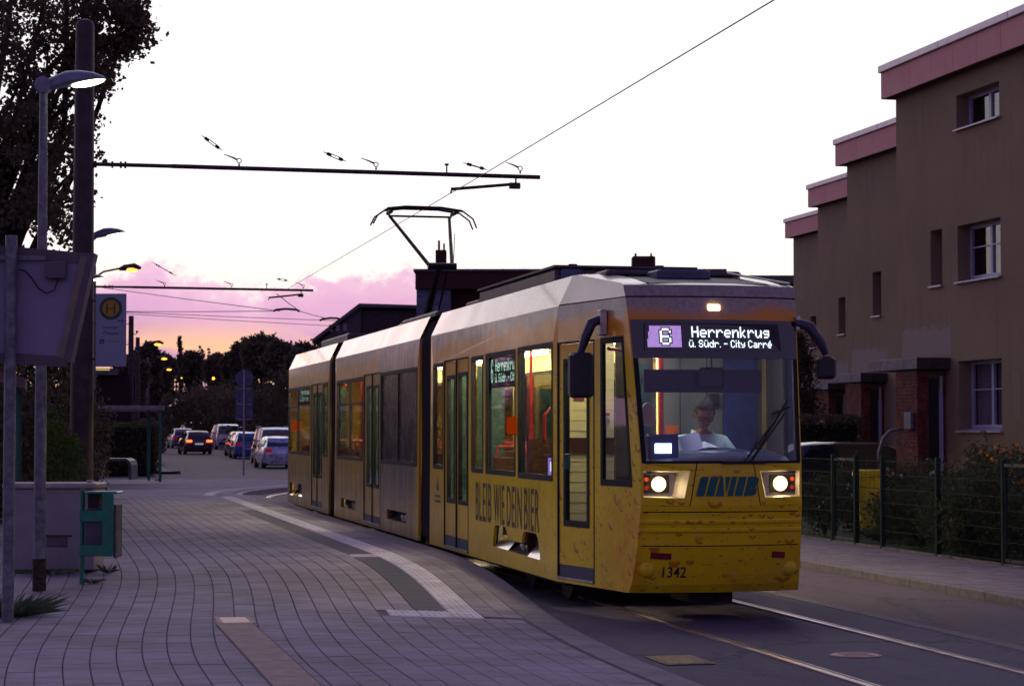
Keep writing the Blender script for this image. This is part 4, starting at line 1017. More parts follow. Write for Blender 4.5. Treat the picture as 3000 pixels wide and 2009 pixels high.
MB().box(-.60, -.44, -1.668, -1.661, 1.60, 1.69).build('lit_screen', emis('lit screen', (.75, .95, 1.), 7.), tk)
# oval door mirror with perforated back, seen through the windscreen
om = MB().disc((-.62, -1.50, 1.97), (0, -1, 0), .115, .02, 24, .66).build('oval_mirror', M_alu, tram)
MB().disc((-.62, -1.522, 1.97), (0, -1, 0), .098, .006, 24, .62).build('oval_face', mat('perforated bronze', (.62, .46, .26), .6, 0, var=.1, vs_=60), om)
# driver seat
MB().bevbox(-.17, .30, -.72, -.62, 1.0, 1.78, .04).build('driver_seat', M_black, tram)
MB().box(-.35, .45, -1.32, -1.2, 2.80, 2.84).build('cab_fill_light', emis('cab fill light', (.85, .97, 1.), 27.), tram)  # added light to brighten the driver and the cab
MB().box(-.95, -.55, -.5, -.3, 2.80, 2.84).build('door_fill_light', E_tube, tram)  # added light to brighten the cream wall behind the front door
MB().bevbox(-.45, .55, -1.36, -1.15, 2.845, 2.9, .01).build('cab_fill_cover', M_dark, tram)  # added cover over the cab fill light
# light inside: the tubes light the saloon; added lights brighten the cab and the front door
# ================================================================== THE DRIVER
M_skin = mat('skin', (.42, .20, .125), .55, var=.08, bump=.05); M_shirt = mat('pale blue shirt', (.50, .66, .66), .8, var=.08, vs_=9, bump=.25, bs=30)
M_hair = mat('greying hair', (.020, .014, .011), .8, var=.5, vs_=40, bump=.8, bs=90); M_paper = mat('paper', (.62, .60, .78), .8, var=.02, bump=0)
def skin_chain(name, verts, edges, radii, m, parent, sub=2, loc=(0, 0, 0)):
    me = bpy.data.meshes.new(name); me.from_pydata([tuple(v) for v in verts], edges, [])
    o = bpy.data.objects.new(name, me); COL.objects.link(o)
    md = o.modifiers.new('s', 'SKIN'); md.use_smooth_shade = True
    for i, r_ in enumerate(radii): me.skin_vertices[0].data[i].radius = (r_, r_) if not isinstance(r_, tuple) else r_
    me.skin_vertices[0].data[0].use_root = True
    o.modifiers.new('d', 'SUBSURF').levels = sub
    dg = bpy.context.evaluated_depsgraph_get(); dg.update()
    m2 = bpy.data.meshes.new_from_object(o.evaluated_get(dg)); m2.materials.clear(); m2.materials.append(m)
    m2.polygons.foreach_set('use_smooth', [True] * len(m2.polygons))
    bpy.data.objects.remove(o); o = bpy.data.objects.new(name, m2); COL.objects.link(o); o.parent = parent; return o
drv = thing('person', 'tram driver in a pale blue short-sleeved shirt reading a sheet of paper behind the windscreen', 'person', (.085, -1.0, .915)); drv.scale = (1.2, 1.2, 1.2)
# local frame of the driver: x right (his left), y back, z up; seat height 0
# body (trunk, neck, arms) is one skin surface
V = [(0, .05, .05), (0, .06, .28), (0, .05, .50), (0, .03, .66), (0, .0, .77),            # 0-4 pelvis..neck base
     (-.17, .04, .63), (-.25, -.02, .50), (-.27, -.08, .38), (-.20, -.22, .38), (-.15, -.31, .42),   # 5-9 left of picture arm
     (.17, .04, .63), (.27, -.03, .49), (.32, -.08, .36), (.16, -.22, .33), (.06, -.30, .36),        # 10-14
     (-.10, -.20, .0), (.10, -.20, .0), (-.12, -.5, -.02), (.12, -.5, -.02)]
E_ = [(0, 1), (1, 2), (2, 3), (3, 4), (3, 5), (5, 6), (6, 7), (7, 8), (8, 9), (3, 10), (10, 11), (11, 12), (12, 13), (13, 14), (0, 15), (0, 16), (15, 17), (16, 18)]
Rr = [(.15, .11), (.145, .11), (.15, .10), (.08, .065), (.060, .060), .060, .052, .048, .040, .028, .060, .058, .048, .040, .028, .09, .09, .07, .07]
body = skin_chain('body', V, E_, Rr, M_skin, drv, 2)
# shirt: the same trunk a little fuller, sleeves to the elbow
Vs = [V[0], V[1], V[2], V[3], (0, .02, .715), V[5], V[6], (-.265, -.05, .42), V[10], V[11], (.30, -.06, .41)]
Es = [(0, 1), (1, 2), (2, 3), (3, 4), (3, 5), (5, 6), (6, 7), (3, 8), (8, 9), (9, 10)]
skin_chain('shirt', Vs, Es, [(.19, .155), (.185, .15), (.19, .14), (.135, .115), .072, .098, .078, .078, .098, .078, .078], M_shirt, drv, 2)
q = MB()
for sg in (-1, 1): q.add([(sg * .01, -.085, .64), (sg * .075, -.05, .745), (sg * .085, .03, .76), (sg * .12, -.02, .70), (sg * .085, -.085, .62)], [(0, 1, 2, 3, 4)])
q.build('collar', M_shirt, drv)
# head: sculpted ball with brow, nose, chin, cheeks, bent towards the paper
def head():
    bm = bmesh.new(); bmesh.ops.create_uvsphere(bm, u_segments=36, v_segments=28, radius=1)
    for v in bm.verts:
        x, y, z = v.co; r_ = Vector((x * .078, y * .098, z * .122))
        if z < -.1: r_.x *= 1 - .32 * (-.1 - z); 
        if y < 0:
            g = lambda cx, cz, sx, sz: math.exp(-((x - cx) / sx) ** 2 - ((z - cz) / sz) ** 2)
            r_.y -= .034 * g(0, -.18, .13, .20) + .010 * g(0, .18, .6, .10) + .012 * g(0, -.80, .35, .14) + .008 * g(0, -.50, .28, .07)
            r_.y += .012 * (g(-.42, .02, .2, .12) + g(.42, .02, .2, .12)) + .006 * g(0, -.42, .25, .04)
        v.co = r_
    me = bpy.data.meshes.new('head'); bm.to_mesh(me); bm.free(); me.materials.append(M_skin); me.polygons.foreach_set('use_smooth', [True] * len(me.polygons))
    return me
HM = Matrix.Translation((0, -.045, .885)) @ Matrix.Rotation(R(24), 4, 'X') @ Matrix.Rotation(R(-8), 4, 'Z')
hd_ = bpy.data.objects.new('head', head()); COL.objects.link(hd_); hd_.parent = drv; hd_.matrix_local = HM
q = MB()
for sg in (-1, 1): q.ball((sg * .078, .01, -.005), .028, 10, 8, (.35, .7, 1.15))
q.build('ear', M_skin, hd_, smooth=True)
bm = bmesh.new(); bmesh.ops.create_uvsphere(bm, u_segments=40, v_segments=24, radius=1)
for v in list(bm.verts):
    x, y, z = v.co; keep = (z > .42 and y < 0) or (y >= 0 and z > -.35 - .2 * y) or (abs(x) > .75 and z > .0)
    if not keep: bm.verts.remove(v); continue
    n_ = .06 * math.sin(x * 17 + z * 9) * math.cos(y * 13 + z * 11); k = 1.0 + n_
    v.co = Vector((x * .088 * k, y * .110 * k + .004, z * .137 * k))
me = bpy.data.meshes.new('hair'); bm.to_mesh(me); bm.free(); me.materials.append(M_hair); me.polygons.foreach_set('use_smooth', [True] * len(me.polygons))
h_ = bpy.data.objects.new('hair', me); COL.objects.link(h_); h_.parent = hd_
q = MB()
for sg in (-1, 1):
    q.tube([(sg * .033 + .026 * math.cos(a), -.108, .002 + .019 * math.sin(a)) for a in [i * math.pi / 6 for i in range(13)]], .0032, 6)
    q.tube([(sg * .058, -.105, .006), (sg * .082, .0, .01)], .003, 5)
q.tube([(-.008, -.112, .004), (.008, -.112, .004)], .003, 5); q.build('glasses', M_black, hd_)
q = MB()
for sg in (-1, 1): q.ball((sg * .033, -.085, .002), .010, 8, 6)
q.build('eye', M_skin, hd_, smooth=True)
MB().ball((0, -.098, -.064), .012, 10, 6, (1.7, .6, .35)).build('mouth', mat('lips', (.25, .07, .06), .5, bump=0), hd_, smooth=True)
# hands with five fingers, curled on paper and clipboard
def hand(w, dirv, sg, nm):
    w = Vector(w); f = Vector(dirv).normalized(); side = f.cross(Vector((0, 0, 1))).normalized() * sg; up = side.cross(f).normalized() * sg
    VV = [w, w + f * .045, w + f * .08]; EE = [(0, 1), (1, 2)]; RR = [(.026, .018), (.036, .016), (.034, .014)]
    for i, (o_, L) in enumerate(((-.030, .062), (-.010, .072), (.010, .068), (.029, .052))):
        b_ = w + f * .075 + side * o_; k = len(VV)
        VV += [b_, b_ + f * L * .5 - up * .006, b_ + f * L * .75 - up * .028, b_ + f * L * .62 - up * .048]; EE += [(2, k), (k, k + 1), (k + 1, k + 2), (k + 2, k + 3)]; RR += [.0095, .009, .0085, .008]
    b_ = w + f * .03 - side * .035; k = len(VV); VV += [b_, b_ + f * .03 - side * .02 - up * .01, b_ + f * .055 - side * .012 - up * .02]; EE += [(0, k), (k, k + 1), (k + 1, k + 2)]; RR += [.013, .011, .009]
    return skin_chain(nm, VV, EE, RR, M_skin, drv, 1)
hand((-.15, -.31, .42), (.25, -.6, .45), 1, 'hand'); hand((.06, -.30, .36), (-.6, -.5, .05), -1, 'hand')
pp = thing('paper_sheet', 'sheet of paper held up in the hand of the tram driver', 'paper', (-.135, -1.36, 1.655)); 
M = Matrix.Rotation(R(-12), 4, 'Y') @ Matrix.Rotation(R(-24), 4, 'X')
q = MB(); n_ = 6
for i in range(n_):
    a0, a1 = -.105 + .21 * i / n_, -.105 + .21 * (i + 1) / n_; c0, c1 = -.025 * (1 - (a0 / .105) ** 2), -.025 * (1 - (a1 / .105) ** 2)
    q.add([M @ Vector((a0, c0, -.13)), M @ Vector((a1, c1, -.13)), M @ Vector((a1, c1, .13)), M @ Vector((a0, c0, .13)), M @ Vector((a0, c0 + .001, -.13)), M @ Vector((a1, c1 + .001, -.13)), M @ Vector((a1, c1 + .001, .13)), M @ Vector((a0, c0 + .001, .13))], [(0, 1, 2, 3), (7, 6, 5, 4)])
q.build('sheet', M_paper, pp)
q = MB()
pl_ = thing('paper_pile', 'crumpled second sheet lying by the hands of the tram driver', 'paper', (.03, -1.33, 1.64))
q.add([(-.10, -.08, 0), (.02, -.10, .015), (.12, -.06, .0), (.10, .08, .03), (-.02, .06, .07), (-.11, .05, .02)], [(0, 1, 4, 5), (1, 2, 3, 4)]); q.build('sheet', M_paper, pl_)

# ================================================================== LEFT FOREGROUND
M_galv = mat('galvanised pole', (.20, .21, .25), .5, .5, var=.2, vs_=14, bump=.15, dirt=.3)
M_rust = mat('dark mast steel', (.055, .036, .042), .6, .2, var=.25, vs_=5, bump=.2)
M_lamp = mat('lamp shell', (.22, .24, .33), .35, .2, bump=.05); E_fl = emis('fluorescent lamp', (.95, 1., .55), 7.); E_na = emis('sodium lamp', (1, .36, .03), 6.)
def stop_lamp(label, x, y, z0, zt, rz=0.):
    t = thing('street_lamp', label, 'street lamp', (x, y, z0), rz, 'white stop lamps on the platform'); h = zt - z0
    MB().tube([(0, 0, 0), (0, 0, h * .1), (0, 0, h * .38), (0, 0, h)], [.062, .062, .06, .040], 14).build('pole', M_galv, t, smooth=True, auto=True)
    MB().tube([(0, 0, -.02), (0, 0, .33)], .070, 14).build('rusty_foot', mat('rusty foot', (.055, .03, .025), .9, vs_=20, var=.4), t, smooth=True, auto=True)
    MB().tube([(0, -.075, h + .06), (0, .075, h + .06)], .085, 16).build('joint', M_lamp, t, smooth=True, auto=True)
    # leaf-shaped head: rows of cross-sections along +x
    q = MB(); secs = [(.0, .055, .0, .09), (.10, .075, .02, .125), (.22, .11, .055, .15), (.36, .13, .09, .135), (.50, .12, .125, .09), (.60, .07, .15, .035), (.635, .02, .16, .0)]
    P_ = [[(sx, w * math.cos(a), h + .02 + zc * .75 + (ht * math.sin(a) if math.sin(a) > 0 else .012 * math.sin(a))) for a in [2 * math.pi * k / 16 for k in range(16)]] for sx, w, zc, ht in secs]
    q.v = [p for r_ in P_ for p in r_]
    for i in range(len(secs) - 1):
        for k in range(16): q.f.append((i * 16 + k, i * 16 + (k + 1) % 16, (i + 1) * 16 + (k + 1) % 16, (i + 1) * 16 + k))
    q.f.append(tuple(range(15, -1, -1))); q.f.append(tuple((len(secs) - 1) * 16 + k for k in range(16)))
    q.build('lamp_head', M_lamp, t, smooth=True)
    q = MB(); q.ball((.455, 0, h + .093), .175, 18, 8, (1, .58, .22)); q.v = [(a, b_, c + .195 * (a - .455)) for a, b_, c in q.v]
    q.build('lamp_glass', E_fl, t); return t
stop_lamp('near white platform lamp on a grey pole with a rusty foot beside the cabinet', -6.30, 1.18, .18, 5.30, R(-10))
p_ = S(190, 1180, 40); stop_lamp('second white platform lamp, its head peeping out behind the dark mast', p_.x + .12, p_.y, .26, 5.42, R(-10))
p_ = S(205, 1150, 52.5); stop_lamp('third white platform lamp, a small bright spot behind the dark mast', p_.x - .32, p_.y, .26, 5.45, R(-10))

# far left: post with the back of a display case
bd = thing('display_board', 'back of a pale display case on a galvanised post with a looping cable', 'sign', (-6.57, -1.81, .14))
MB().tube([(0, 0, 0), (0, 0, 3.4)], .052, 16).build('post', M_galv, bd, smooth=True, auto=True)
M_case = mat('case back', (.27, .24, .36), .55, var=.06, vs_=2.5, bump=.1, dirt=.3); M_fr = mat('case frame', (.13, .10, .13), .6, var=.1, bump=.1); M_strip = mat('pale case edge', (.24, .21, .15), .6, var=.1)
cs = [(-.95, 2.40), (.47, 2.30), (.665, 3.235), (-.95, 3.36)]
BM = Matrix.Rotation(R(-10), 4, 'Z')
f0 = lambda p, d_=.10: tuple(BM @ Vector((p[0], d_, p[1])))
MB().prism(cs, lambda p: f0(p, .075), lambda p: f0(p, .22)).build('case', M_case, bd)
MB().prism([(-.95, 2.34), (.45, 2.24), (.50, 2.33), (-.95, 2.42)], lambda p: f0(p, .06), lambda p: f0(p, .24)).build('bottom_rail', M_fr, bd)
MB().prism([(-.95, 3.27), (.62, 3.16), (.68, 3.25), (-.95, 3.39)], lambda p: f0(p, .06), lambda p: f0(p, .24)).build('top_rail', M_fr, bd)
MB().prism([(.41, 2.33), (.475, 2.31), (.67, 3.22), (.60, 3.22)], lambda p: f0(p, .055), lambda p: f0(p, .25)).build('side_strip', M_strip, bd)
MB().prism([(.455, 2.30), (.52, 2.28), (.725, 3.25), (.665, 3.25)], lambda p: f0(p, .05), lambda p: f0(p, .26)).build('side_rail', M_fr, bd)
MB().bevbox(.30, .48, -.02, .07, 3.02, 3.17, .01, M=BM).build('junction_box', M_fr, bd)
MB().box(-.95, .30, .03, .07, 3.185, 3.225, M=BM).build('bracket', M_galv, bd)
MB().tube([BM @ Vector(p) for p in ((.06, .03, 3.10), (.12, .02, 3.09), (.18, .02, 3.02), (.24, .02, 2.93), (.31, .02, 2.89), (.38, .02, 2.92), (.41, .03, 3.02))], .007, 6).build('cable', M_black, bd)

# grey grit cabinet with a pale lid
cb = thing('grit_cabinet', 'low grey cabinet with a pale lid behind the near lamp post', 'cabinet', (-6.10, 3.5, .235), R(-12.6))
M_cab = mat('cabinet paint', (.30, .28, .31), .7, var=.08, vs_=3, bump=.2, dirt=.45); M_lidp = mat('cabinet lid', (.40, .34, .33), .5, var=.08, bump=.1, dirt=.3)
MB().bevbox(-.53, .47, -.28, .28, .02, .93, .012).build('body', M_cab, cb)
MB().bevbox(-.56, .50, -.32, .32, .93, .99, .015).build('lid', M_lidp, cb)
MB().box(-.10, .22, -.30, -.28, .40, .412).build('handle_slot', M_black, cb); MB().bevbox(-.06, .17, -.29, -.275, .28, .39, .01).build('name_plate', M_fr, cb)
MB().bevbox(.34, .40, -.1, -.04, .99, 1.02, .008).build('lid_catch', M_lidp, cb)

# green litter bin on its post
bn = thing('litter_bin', 'green and grey litter bin on a green post beside the cabinet', 'litter bin', (-5.86, 1.82, .20), R(-12.6))
M_grn = mat('green enamel', (.015, .24, .15), .4, var=.1, vs_=8, bump=.08, coat=.3, dirt=.25); M_gry = mat('grey bin', (.075, .075, .10), .6, bump=.1)
MB().tube([(0, 0, 0), (0, 0, 1.0)], .027, 12).build('post', M_grn, bn, smooth=True, auto=True)
MB().bevbox(.05, .38, -.16, .16, .30, .80, .02).build('inner_bin', M_gry, bn)
for z_ in (.30, .66): MB().bevbox(.0, .36, -.175, -.155, z_, z_ + .12, .008).build('band', M_grn, bn)
MB().bevbox(.24, .36, -.18, -.158, .30, .97, .008).build('upright_plate', M_grn, bn)
MB().bevbox(.36, .39, -.17, .17, .28, .84, .008).build('side_plate', M_gry, bn)
MB().bevbox(.06, .40, -.18, .18, .95, .975, .01).build('hood', M_grn, bn)
MB().box(.08, .20, -.12, .12, .80, .95).build('hood_stem', M_black, bn)
tag(MB().add([(0, 0, 0), (.05, .01, .01), (.06, .05, .025), (.01, .06, .01)], [(0, 1, 2, 3)]).build('litter', mat('red wrapper', (.5, .03, .03), .6, bump=0), loc=(-5.70, 1.75, pz(-5.7, 1.75) + .012)), 'crumpled red wrapper on the paving below the litter bin', 'litter')

# dark catenary mast with its cantilever
def cantilever_mast(label, x, y, z0, zt, r0, r1, zb, L, group):
    t = thing('catenary_mast', label, 'mast', (x, y, z0), 0, group)
    MB().tube([(0, 0, 0), (0, 0, zt - z0 - .10), (0, 0, zt - z0 - .03), (0, 0, zt - z0)], [r0, r1, r1 * .8, r1 * .3], 20).build('pole', M_rust, t, smooth=True, auto=True)
    h = zb - z0
    MB().tube([(.1, 0, h), (L * .18, 0, h), (L * .19, 0, h), (L, 0, h - .02)], [.032, .032, .036, .036], 10).build('cantilever', M_rust, t, smooth=True, auto=True)
    for xx in (r1 + .02, .42, .55, .62): MB().disc((xx, 0, h), (1, 0, 0), .055, .03, 10).build('clamp', M_rust, t)
    # steady arm hanging under the beam
    xs = L * .80
    MB().tube([(xs, 0, h - .25), (L * .945, 0, h - .14)], .026, 8).build('steady_arm', M_rust, t)
    MB().tube([(L * .945, 0, h), (L * .945, 0, h - .20)], .014, 6).build('hanger', M_rust, t)
    MB().bevbox(L * .93, L * .955, -.03, .03, h - .22, h - .12, .008).build('hinge', M_rust, t)
    MB().tube([(xs - .0, 0, h - .22), (xs - .02, 0, h - .32)], .014, 6).build('wire_clip', M_rust, t)
    MB().tube([(xs * .985, 0, h + .13), (xs * .985, 0, h)], .012, 6).build('top_bolt', M_rust, t); MB().disc((xs * .985, 0, h + .13), (0, 0, 1), .035, .03, 8).build('top_insulator', M_rust, t)
    # eyes with short ends of the guy wires and their turnbuckles
    for fx in (.33, .63, .955):
        MB().tube([(L * fx, 0, h + .03), (L * fx, 0, h + .07)], .014, 6).build('eye_bolt', M_rust, t)
        MB().tube([(L * fx + .035 * math.cos(a), 0, h + .115 + .035 * math.sin(a)) for a in [i * math.pi / 6 for i in range(13)]], .008, 5).build('eye_ring', M_rust, t)
        MB().tube([(L * fx - .03, 0, h + .13), (L * fx - .12, 0, h + .17), (L * fx - .24, 0, h + .21)], [.016, .012, .006], 6).build('wire_end', M_rust, t)
    return t
ma = cantilever_mast('thick dark catenary mast before the big tree, its long cantilever reaching over the track', -5.67, 12.38, .26, 8.20, .19, .145, 5.94, 7.28, 'catenary masts')
mb_ = S(205, 655, 60.5); me_ = S(715, 660, 62)
cantilever_mast('thinner catenary mast hidden behind the dark one, only its long beam showing', mb_.x, mb_.y, .26, 6.6, .12, .09, mb_.z, (me_ - mb_).length, 'catenary masts')
# turnbuckles hanging on nearly invisible guy ropes
for i, (x0, y0, x1, y1, D_, lb) in enumerate(((460, 309, 509, 345, 33.5, 'turnbuckle insulator high in the sky, nearest to the mast'), (738, 347, 793, 370, 33.5, 'turnbuckle insulator above the middle of the long cantilever'), (1058, 372, 1116, 389, 34, 'slim insulator rod just above the outer end of the cantilever'), (345, 598, 405, 632, 60, 'insulator rod before the pink cloud at the far catenary'), (630, 637, 661, 642, 60, 'small turnbuckle above the far cantilever'))):
    A_, B_2 = S(x0, y0, D_), S(x1, y1, D_ + .2); t = thing('wire_insulator', lb, 'insulator', A_, 0, 'insulators in the guy wires'); v = B_2 - A_; 
    P_ = lambda k, o=0.: v * k + Vector((0, 0, o))
    MB().tube([P_(0), P_(.22)], [.003, .012], 6).build('wire_end', M_rust, t); MB().tube([P_(.78), P_(1)], [.012, .003], 6).build('wire_end', M_rust, t)
    if i in (0, 1, 4):
        for o in (-.022, .022): MB().tube([P_(.22, o), P_(.78, o)], .007, 6).build('rod', M_rust, t)
    else: MB().tube([P_(.2), P_(.8)], .012, 6).build('rod', M_rust, t)
    for k in (.22, .3, .72, .78): MB().ball(P_(k), .028, 8, 6).build('ferrule', M_rust, t)
def wire(label, pts, r=.006):
    t = MB().tube(pts, r, 6).build('overhead_wire', M_rust); tag(t, label, 'wire'); return t
wire('contact wire running from the sky over the pantograph to the far catenary', [S(1790, -12, 17.6), S(1090, 408, 31.2), S(1020, 448, 33.9), S(655, 662, 60)], .0065)
for lb, (a, c, D0_, D1_) in {'upper horizontal wire across the pink cloud': ((215, 655), (640, 711), 80, 66), 'thin level wire under the upper one across the pink cloud': ((280, 712), (625, 711), 75, 66),
                 'wire crossing low over the far street lamps': ((280, 713), (770, 733), 80, 90), 'lowest slanting wire over the far street': ((285, 717), (760, 745), 90, 95), 'short wire down from the far cantilever to the curved hanger': ((633, 672), (685, 711), 62, 66), 'wire from the curved hanger towards the gabled house': ((685, 711), (740, 726), 66, 70)}.items():
    wire(lb, [S(*a, D0_), S((a[0] + c[0]) / 2, (a[1] + c[1]) / 2 + 1, (D0_ + D1_) / 2), S(*c, D1_)], .012)
for lb, xs, D_ in (('curved wire hanger in front of the pink cloud, the left one', (625, 632, 655, 678, 685), 66), ('curved wire hanger before the gabled house, the right one', (731, 738, 755, 770, 776), 70)):
    ys = (711, 708, 706, 708, 712) if D_ == 66 else (733, 729, 727, 727.5, 729)
    tag(MB().tube([S(x_, y_, D_) for x_, y_ in zip(xs, ys)], .035, 8).build('wire_hanger', M_rust), lb, 'wire hanger')

# stop sign H on the mast
sg_ = thing('stop_sign', 'stop sign with a green and yellow H roundel hanging beside the dark mast', 'sign', (-5.47, 12.30, 2.79), R(-12.6))
M_sign = mat('sign sheet', (.27, .30, .42), .5, var=.04, vs_=2, bump=0); M_sgn = mat('sign green', (.01, .075, .045), .5, bump=0); M_syel = mat('sign yellow', (.42, .22, .01), .5, bump=0, var=.05); M_stxt = mat('sign print', (.07, .07, .15), .5, bump=0)
MB().bevbox(0, .47, -.02, .02, 0, 1.13, .006).build('panel', M_sign, sg_)
MB().disc((.235, -.021, .90), (0, -1, 0), .175, .004, 36).build('green_ring', M_sgn, sg_); MB().disc((.235, -.0255, .90), (0, -1, 0), .128, .003, 32).build('yellow_disc', M_syel, sg_)
q = MB(); q.box(.165, .190, -.0305, -.029, .82, .98); q.box(.280, .305, -.0305, -.029, .82, .98); q.box(.19, .28, -.0305, -.029, .892, .908); q.build('letter', M_sgn, sg_)
for tx, a, c, e, g in (('Leipziger', .12, .36, .575, .635), ('Chaussee', .115, .365, .495, .55), ('Herrenkrug', .19, .35, .375, .40), ('MVB', .345, .435, .695, .725)):
    text_mesh(tx, 'lettering', M_stxt if tx != 'MVB' else M_sgn, sg_, lambda u, v: (u, -.0235, v), a, c, e, g, .004 if len(tx) > 3 else .02)
MB().box(.065, .135, -.0235, -.0205, .355, .425).build('number_field', mat('sign violet', (.09, .02, .09), .5, bump=0), sg_); text_mesh('6', 'lettering', M_sign, sg_, lambda u, v: (u, -.025, v), .085, .115, .365, .415, .01)
for z_ in (.1, 1.0): MB().box(-.12, .0, -.01, .01, z_, z_ + .03).build('bracket', M_rust, sg_)

# near shelter at the left edge
M_shg = mat('shelter green', (.012, .13, .095), .45, var=.1, bump=.08, coat=.2)
s1 = thing('bus_shelter', 'green post and roof edge of the near shelter at the left border', 'shelter', (-6.72, 9.2, .26))
for px_, py_ in ((-.02, 0), (.10, .35), (-1.6, 0), (-1.5, 2.6), (.12, 2.6)): MB().bevbox(px_ - .03, px_ + .03, py_ - .03, py_ + .03, 0, 2.2, .006).build('post', M_shg, s1)
q = MB(); q.add([(-1.9, -.9, 2.62), (.22, -.9, 2.12), (.22, 3.0, 2.12), (-1.9, 3.0, 2.62), (-1.9, -.9, 2.74), (.22, -.9, 2.26), (.22, 3.0, 2.26), (-1.9, 3.0, 2.74)], [(0, 1, 2, 3), (7, 6, 5, 4), (0, 4, 5, 1), (1, 5, 6, 2), (2, 6, 7, 3), (3, 7, 4, 0)]); q.build('roof', mat('shelter roof', (.16, .10, .11), .6, bump=.1), s1)
MB().box(-1.57, -1.55, .05, 2.55, .25, 2.0).build('pane', glass('shelter glass', (.6, .7, .65), .1), s1)
# far shelter, hoop bench, signs seen from behind
c_ = S(366, 1107, 63); s2 = thing('bus_shelter', 'far shelter with three slim green posts and a pale flat roof beam', 'shelter', (c_.x, c_.y, .26))
for dx_, dy_ in ((0, 0), (-.25, 1.6), (-.15, 4.2), (-3.6, 0), (-3.6, 4.2)): MB().bevbox(dx_ - .04, dx_ + .04, dy_ - .04, dy_ + .04, 0, 2.12, .01).build('post', M_shg, s2)
MB().bevbox(-4.1, .12, -.15, 4.5, 2.12, 2.26, .02).build('roof', mat('pale roof beam', (.30, .26, .26), .6, bump=.05), s2)
MB().box(-3.62, -3.58, .1, 4.1, .3, 1.95).build('pane', MATS['shelter glass'], s2)
MB().box(-.16, .0, -.02, .02, .04, .08).build('foot_rail', M_shg, s2)
c_ = S(267, 1103, 66); hb = thing('hoop_bench', 'grey arched metal bench on the far end of the platform', 'bench', (c_.x, c_.y, .26), R(-12.6))
arc_ = [(-.55, 0), (-.55, .45), (-.50, .58), (-.38, .66), (.38, .66), (.50, .58), (.55, .45), (.55, 0)]; inn_ = [(-.46, 0), (-.46, .43), (-.42, .52), (-.35, .57), (.35, .57), (.42, .52), (.46, .43), (.46, 0)]
q = MB(); q.prism(arc_ + inn_[::-1], lambda p: (p[0], -.55, p[1]), lambda p: (p[0], .55, p[1])); q.build('frame', mat('bench steel', (.15, .14, .18), .5, .3, bump=.1), hb)
c_ = S(557, 1092, 71.5); sp = thing('sign_post', 'traffic signs on a slim post seen from behind before the dark trees', 'road sign', (c_.x, c_.y, .26), R(-12.6))
MB().tube([(0, 0, 0), (0, 0, 3.55)], .035, 10).build('post', mat('pale post', (.33, .33, .45), .5, .2, bump=0), sp)
M_bk = mat('sign back', (.11, .11, .20), .5, .3, bump=0)
MB().disc((0, .05, 3.27), (0, 1, 0), .30, .01, 28).build('round_sign', M_bk, sp); MB().bevbox(-.29, .29, .04, .06, 2.38, 2.94, .01).build('square_sign', M_bk, sp); MB().bevbox(-.29, .29, .04, .06, 1.86, 2.36, .01).build('square_sign', M_bk, sp)
for z_ in (2.40, 2.93, 1.89): MB().box(-.25, .25, .0, .04, z_ - .015, z_ + .015).build('clamp_rail', MATS['pale post'], sp)

# ------------------------------------------------------------------ poles and sodium lamps down the street
M_conc = mat('concrete pole', (.16, .14, .16), .85, var=.1, vs_=6, bump=.2); M_wood = mat('utility pole wood', (.07, .05, .06), .9, bump=.3)
def lampD(xd, yd, D_, label, pole_x, arm=True):
    hp = S(xd, yd, D_); bp_ = S(pole_x, yd, D_)
    t = thing('street_lamp', label, 'street lamp', (bp_.x, bp_.y, gz(bp_.y)), 0, 'orange street lamps down the street')
    o = Vector((bp_.x, bp_.y, gz(bp_.y))); L = hp - o; zt = L.z - .35
    MB().tube([(0, 0, 0), (0, 0, L.z + .1)], [.14, .10], 10).build('pole', M_conc, t)
    MB().tube([(0, 0, zt), (L.x * .3, L.y * .3, zt + .25), (L.x * .75, L.y * .75, L.z + .02)], .04, 6).build('arm', M_rust, t)
    v = Vector((L.x, L.y, 0)); vn = v.normalized() if v.length > .01 else Vector((1, 0, 0)); c = Vector((L.x, L.y, L.z))
    q = MB(); q.tube([c - vn * .35 + Vector((0, 0, -.01)), c - vn * .15 + Vector((0, 0, .05)), c + vn * .25 + Vector((0, 0, .09)), c + vn * .5 + Vector((0, 0, .04))], [.06, .12, .14, .05], 8); q.build('lamp_head', M_rust, t)
    MB().ball(c + vn * .15 + Vector((0, 0, -.03)), .14, 10, 6, (1.6, 1.2, .55)).build('lamp_glass', E_na, t); return t
for a in ((293, 615, 82, 'nearest orange street lamp on a curved arm over the shelter', 214), (355, 786, 128, 'second orange street lamp, on a pole beside the tall utility poles', 316), (371, 819, 160, 'third orange street lamp down the street', 338), (383, 844, 190, 'fourth orange street lamp down the street', 366),
          (409, 863, 215, 'fifth orange street lamp down the street', 396), (427, 873, 240, 'sixth orange street lamp, left of a close pair', 415), (441, 874, 262, 'seventh orange street lamp, right of a close pair', 430)): lampD(*a)
c_ = S(460, 880, 200); t = thing('street_lamp', 'slim far pole tinted by orange lamp light with a tiny lamp among the dark trees', 'street lamp', (c_.x, c_.y, gz(c_.y)), 0, 'orange street lamps down the street')
MB().tube([(0, 0, 0), (0, 0, c_.z - gz(c_.y))], .09, 8).build('pole', mat('orange lit pole', (.45, .22, .12), .7, bump=0), t); c2 = S(488, 865, 205); MB().ball((c2.x - c_.x, c2.y - c_.y, c2.z - gz(c_.y)), .13, 8, 6).build('lamp_glass', E_na, t)  # orange lamp light is put into the pole colour
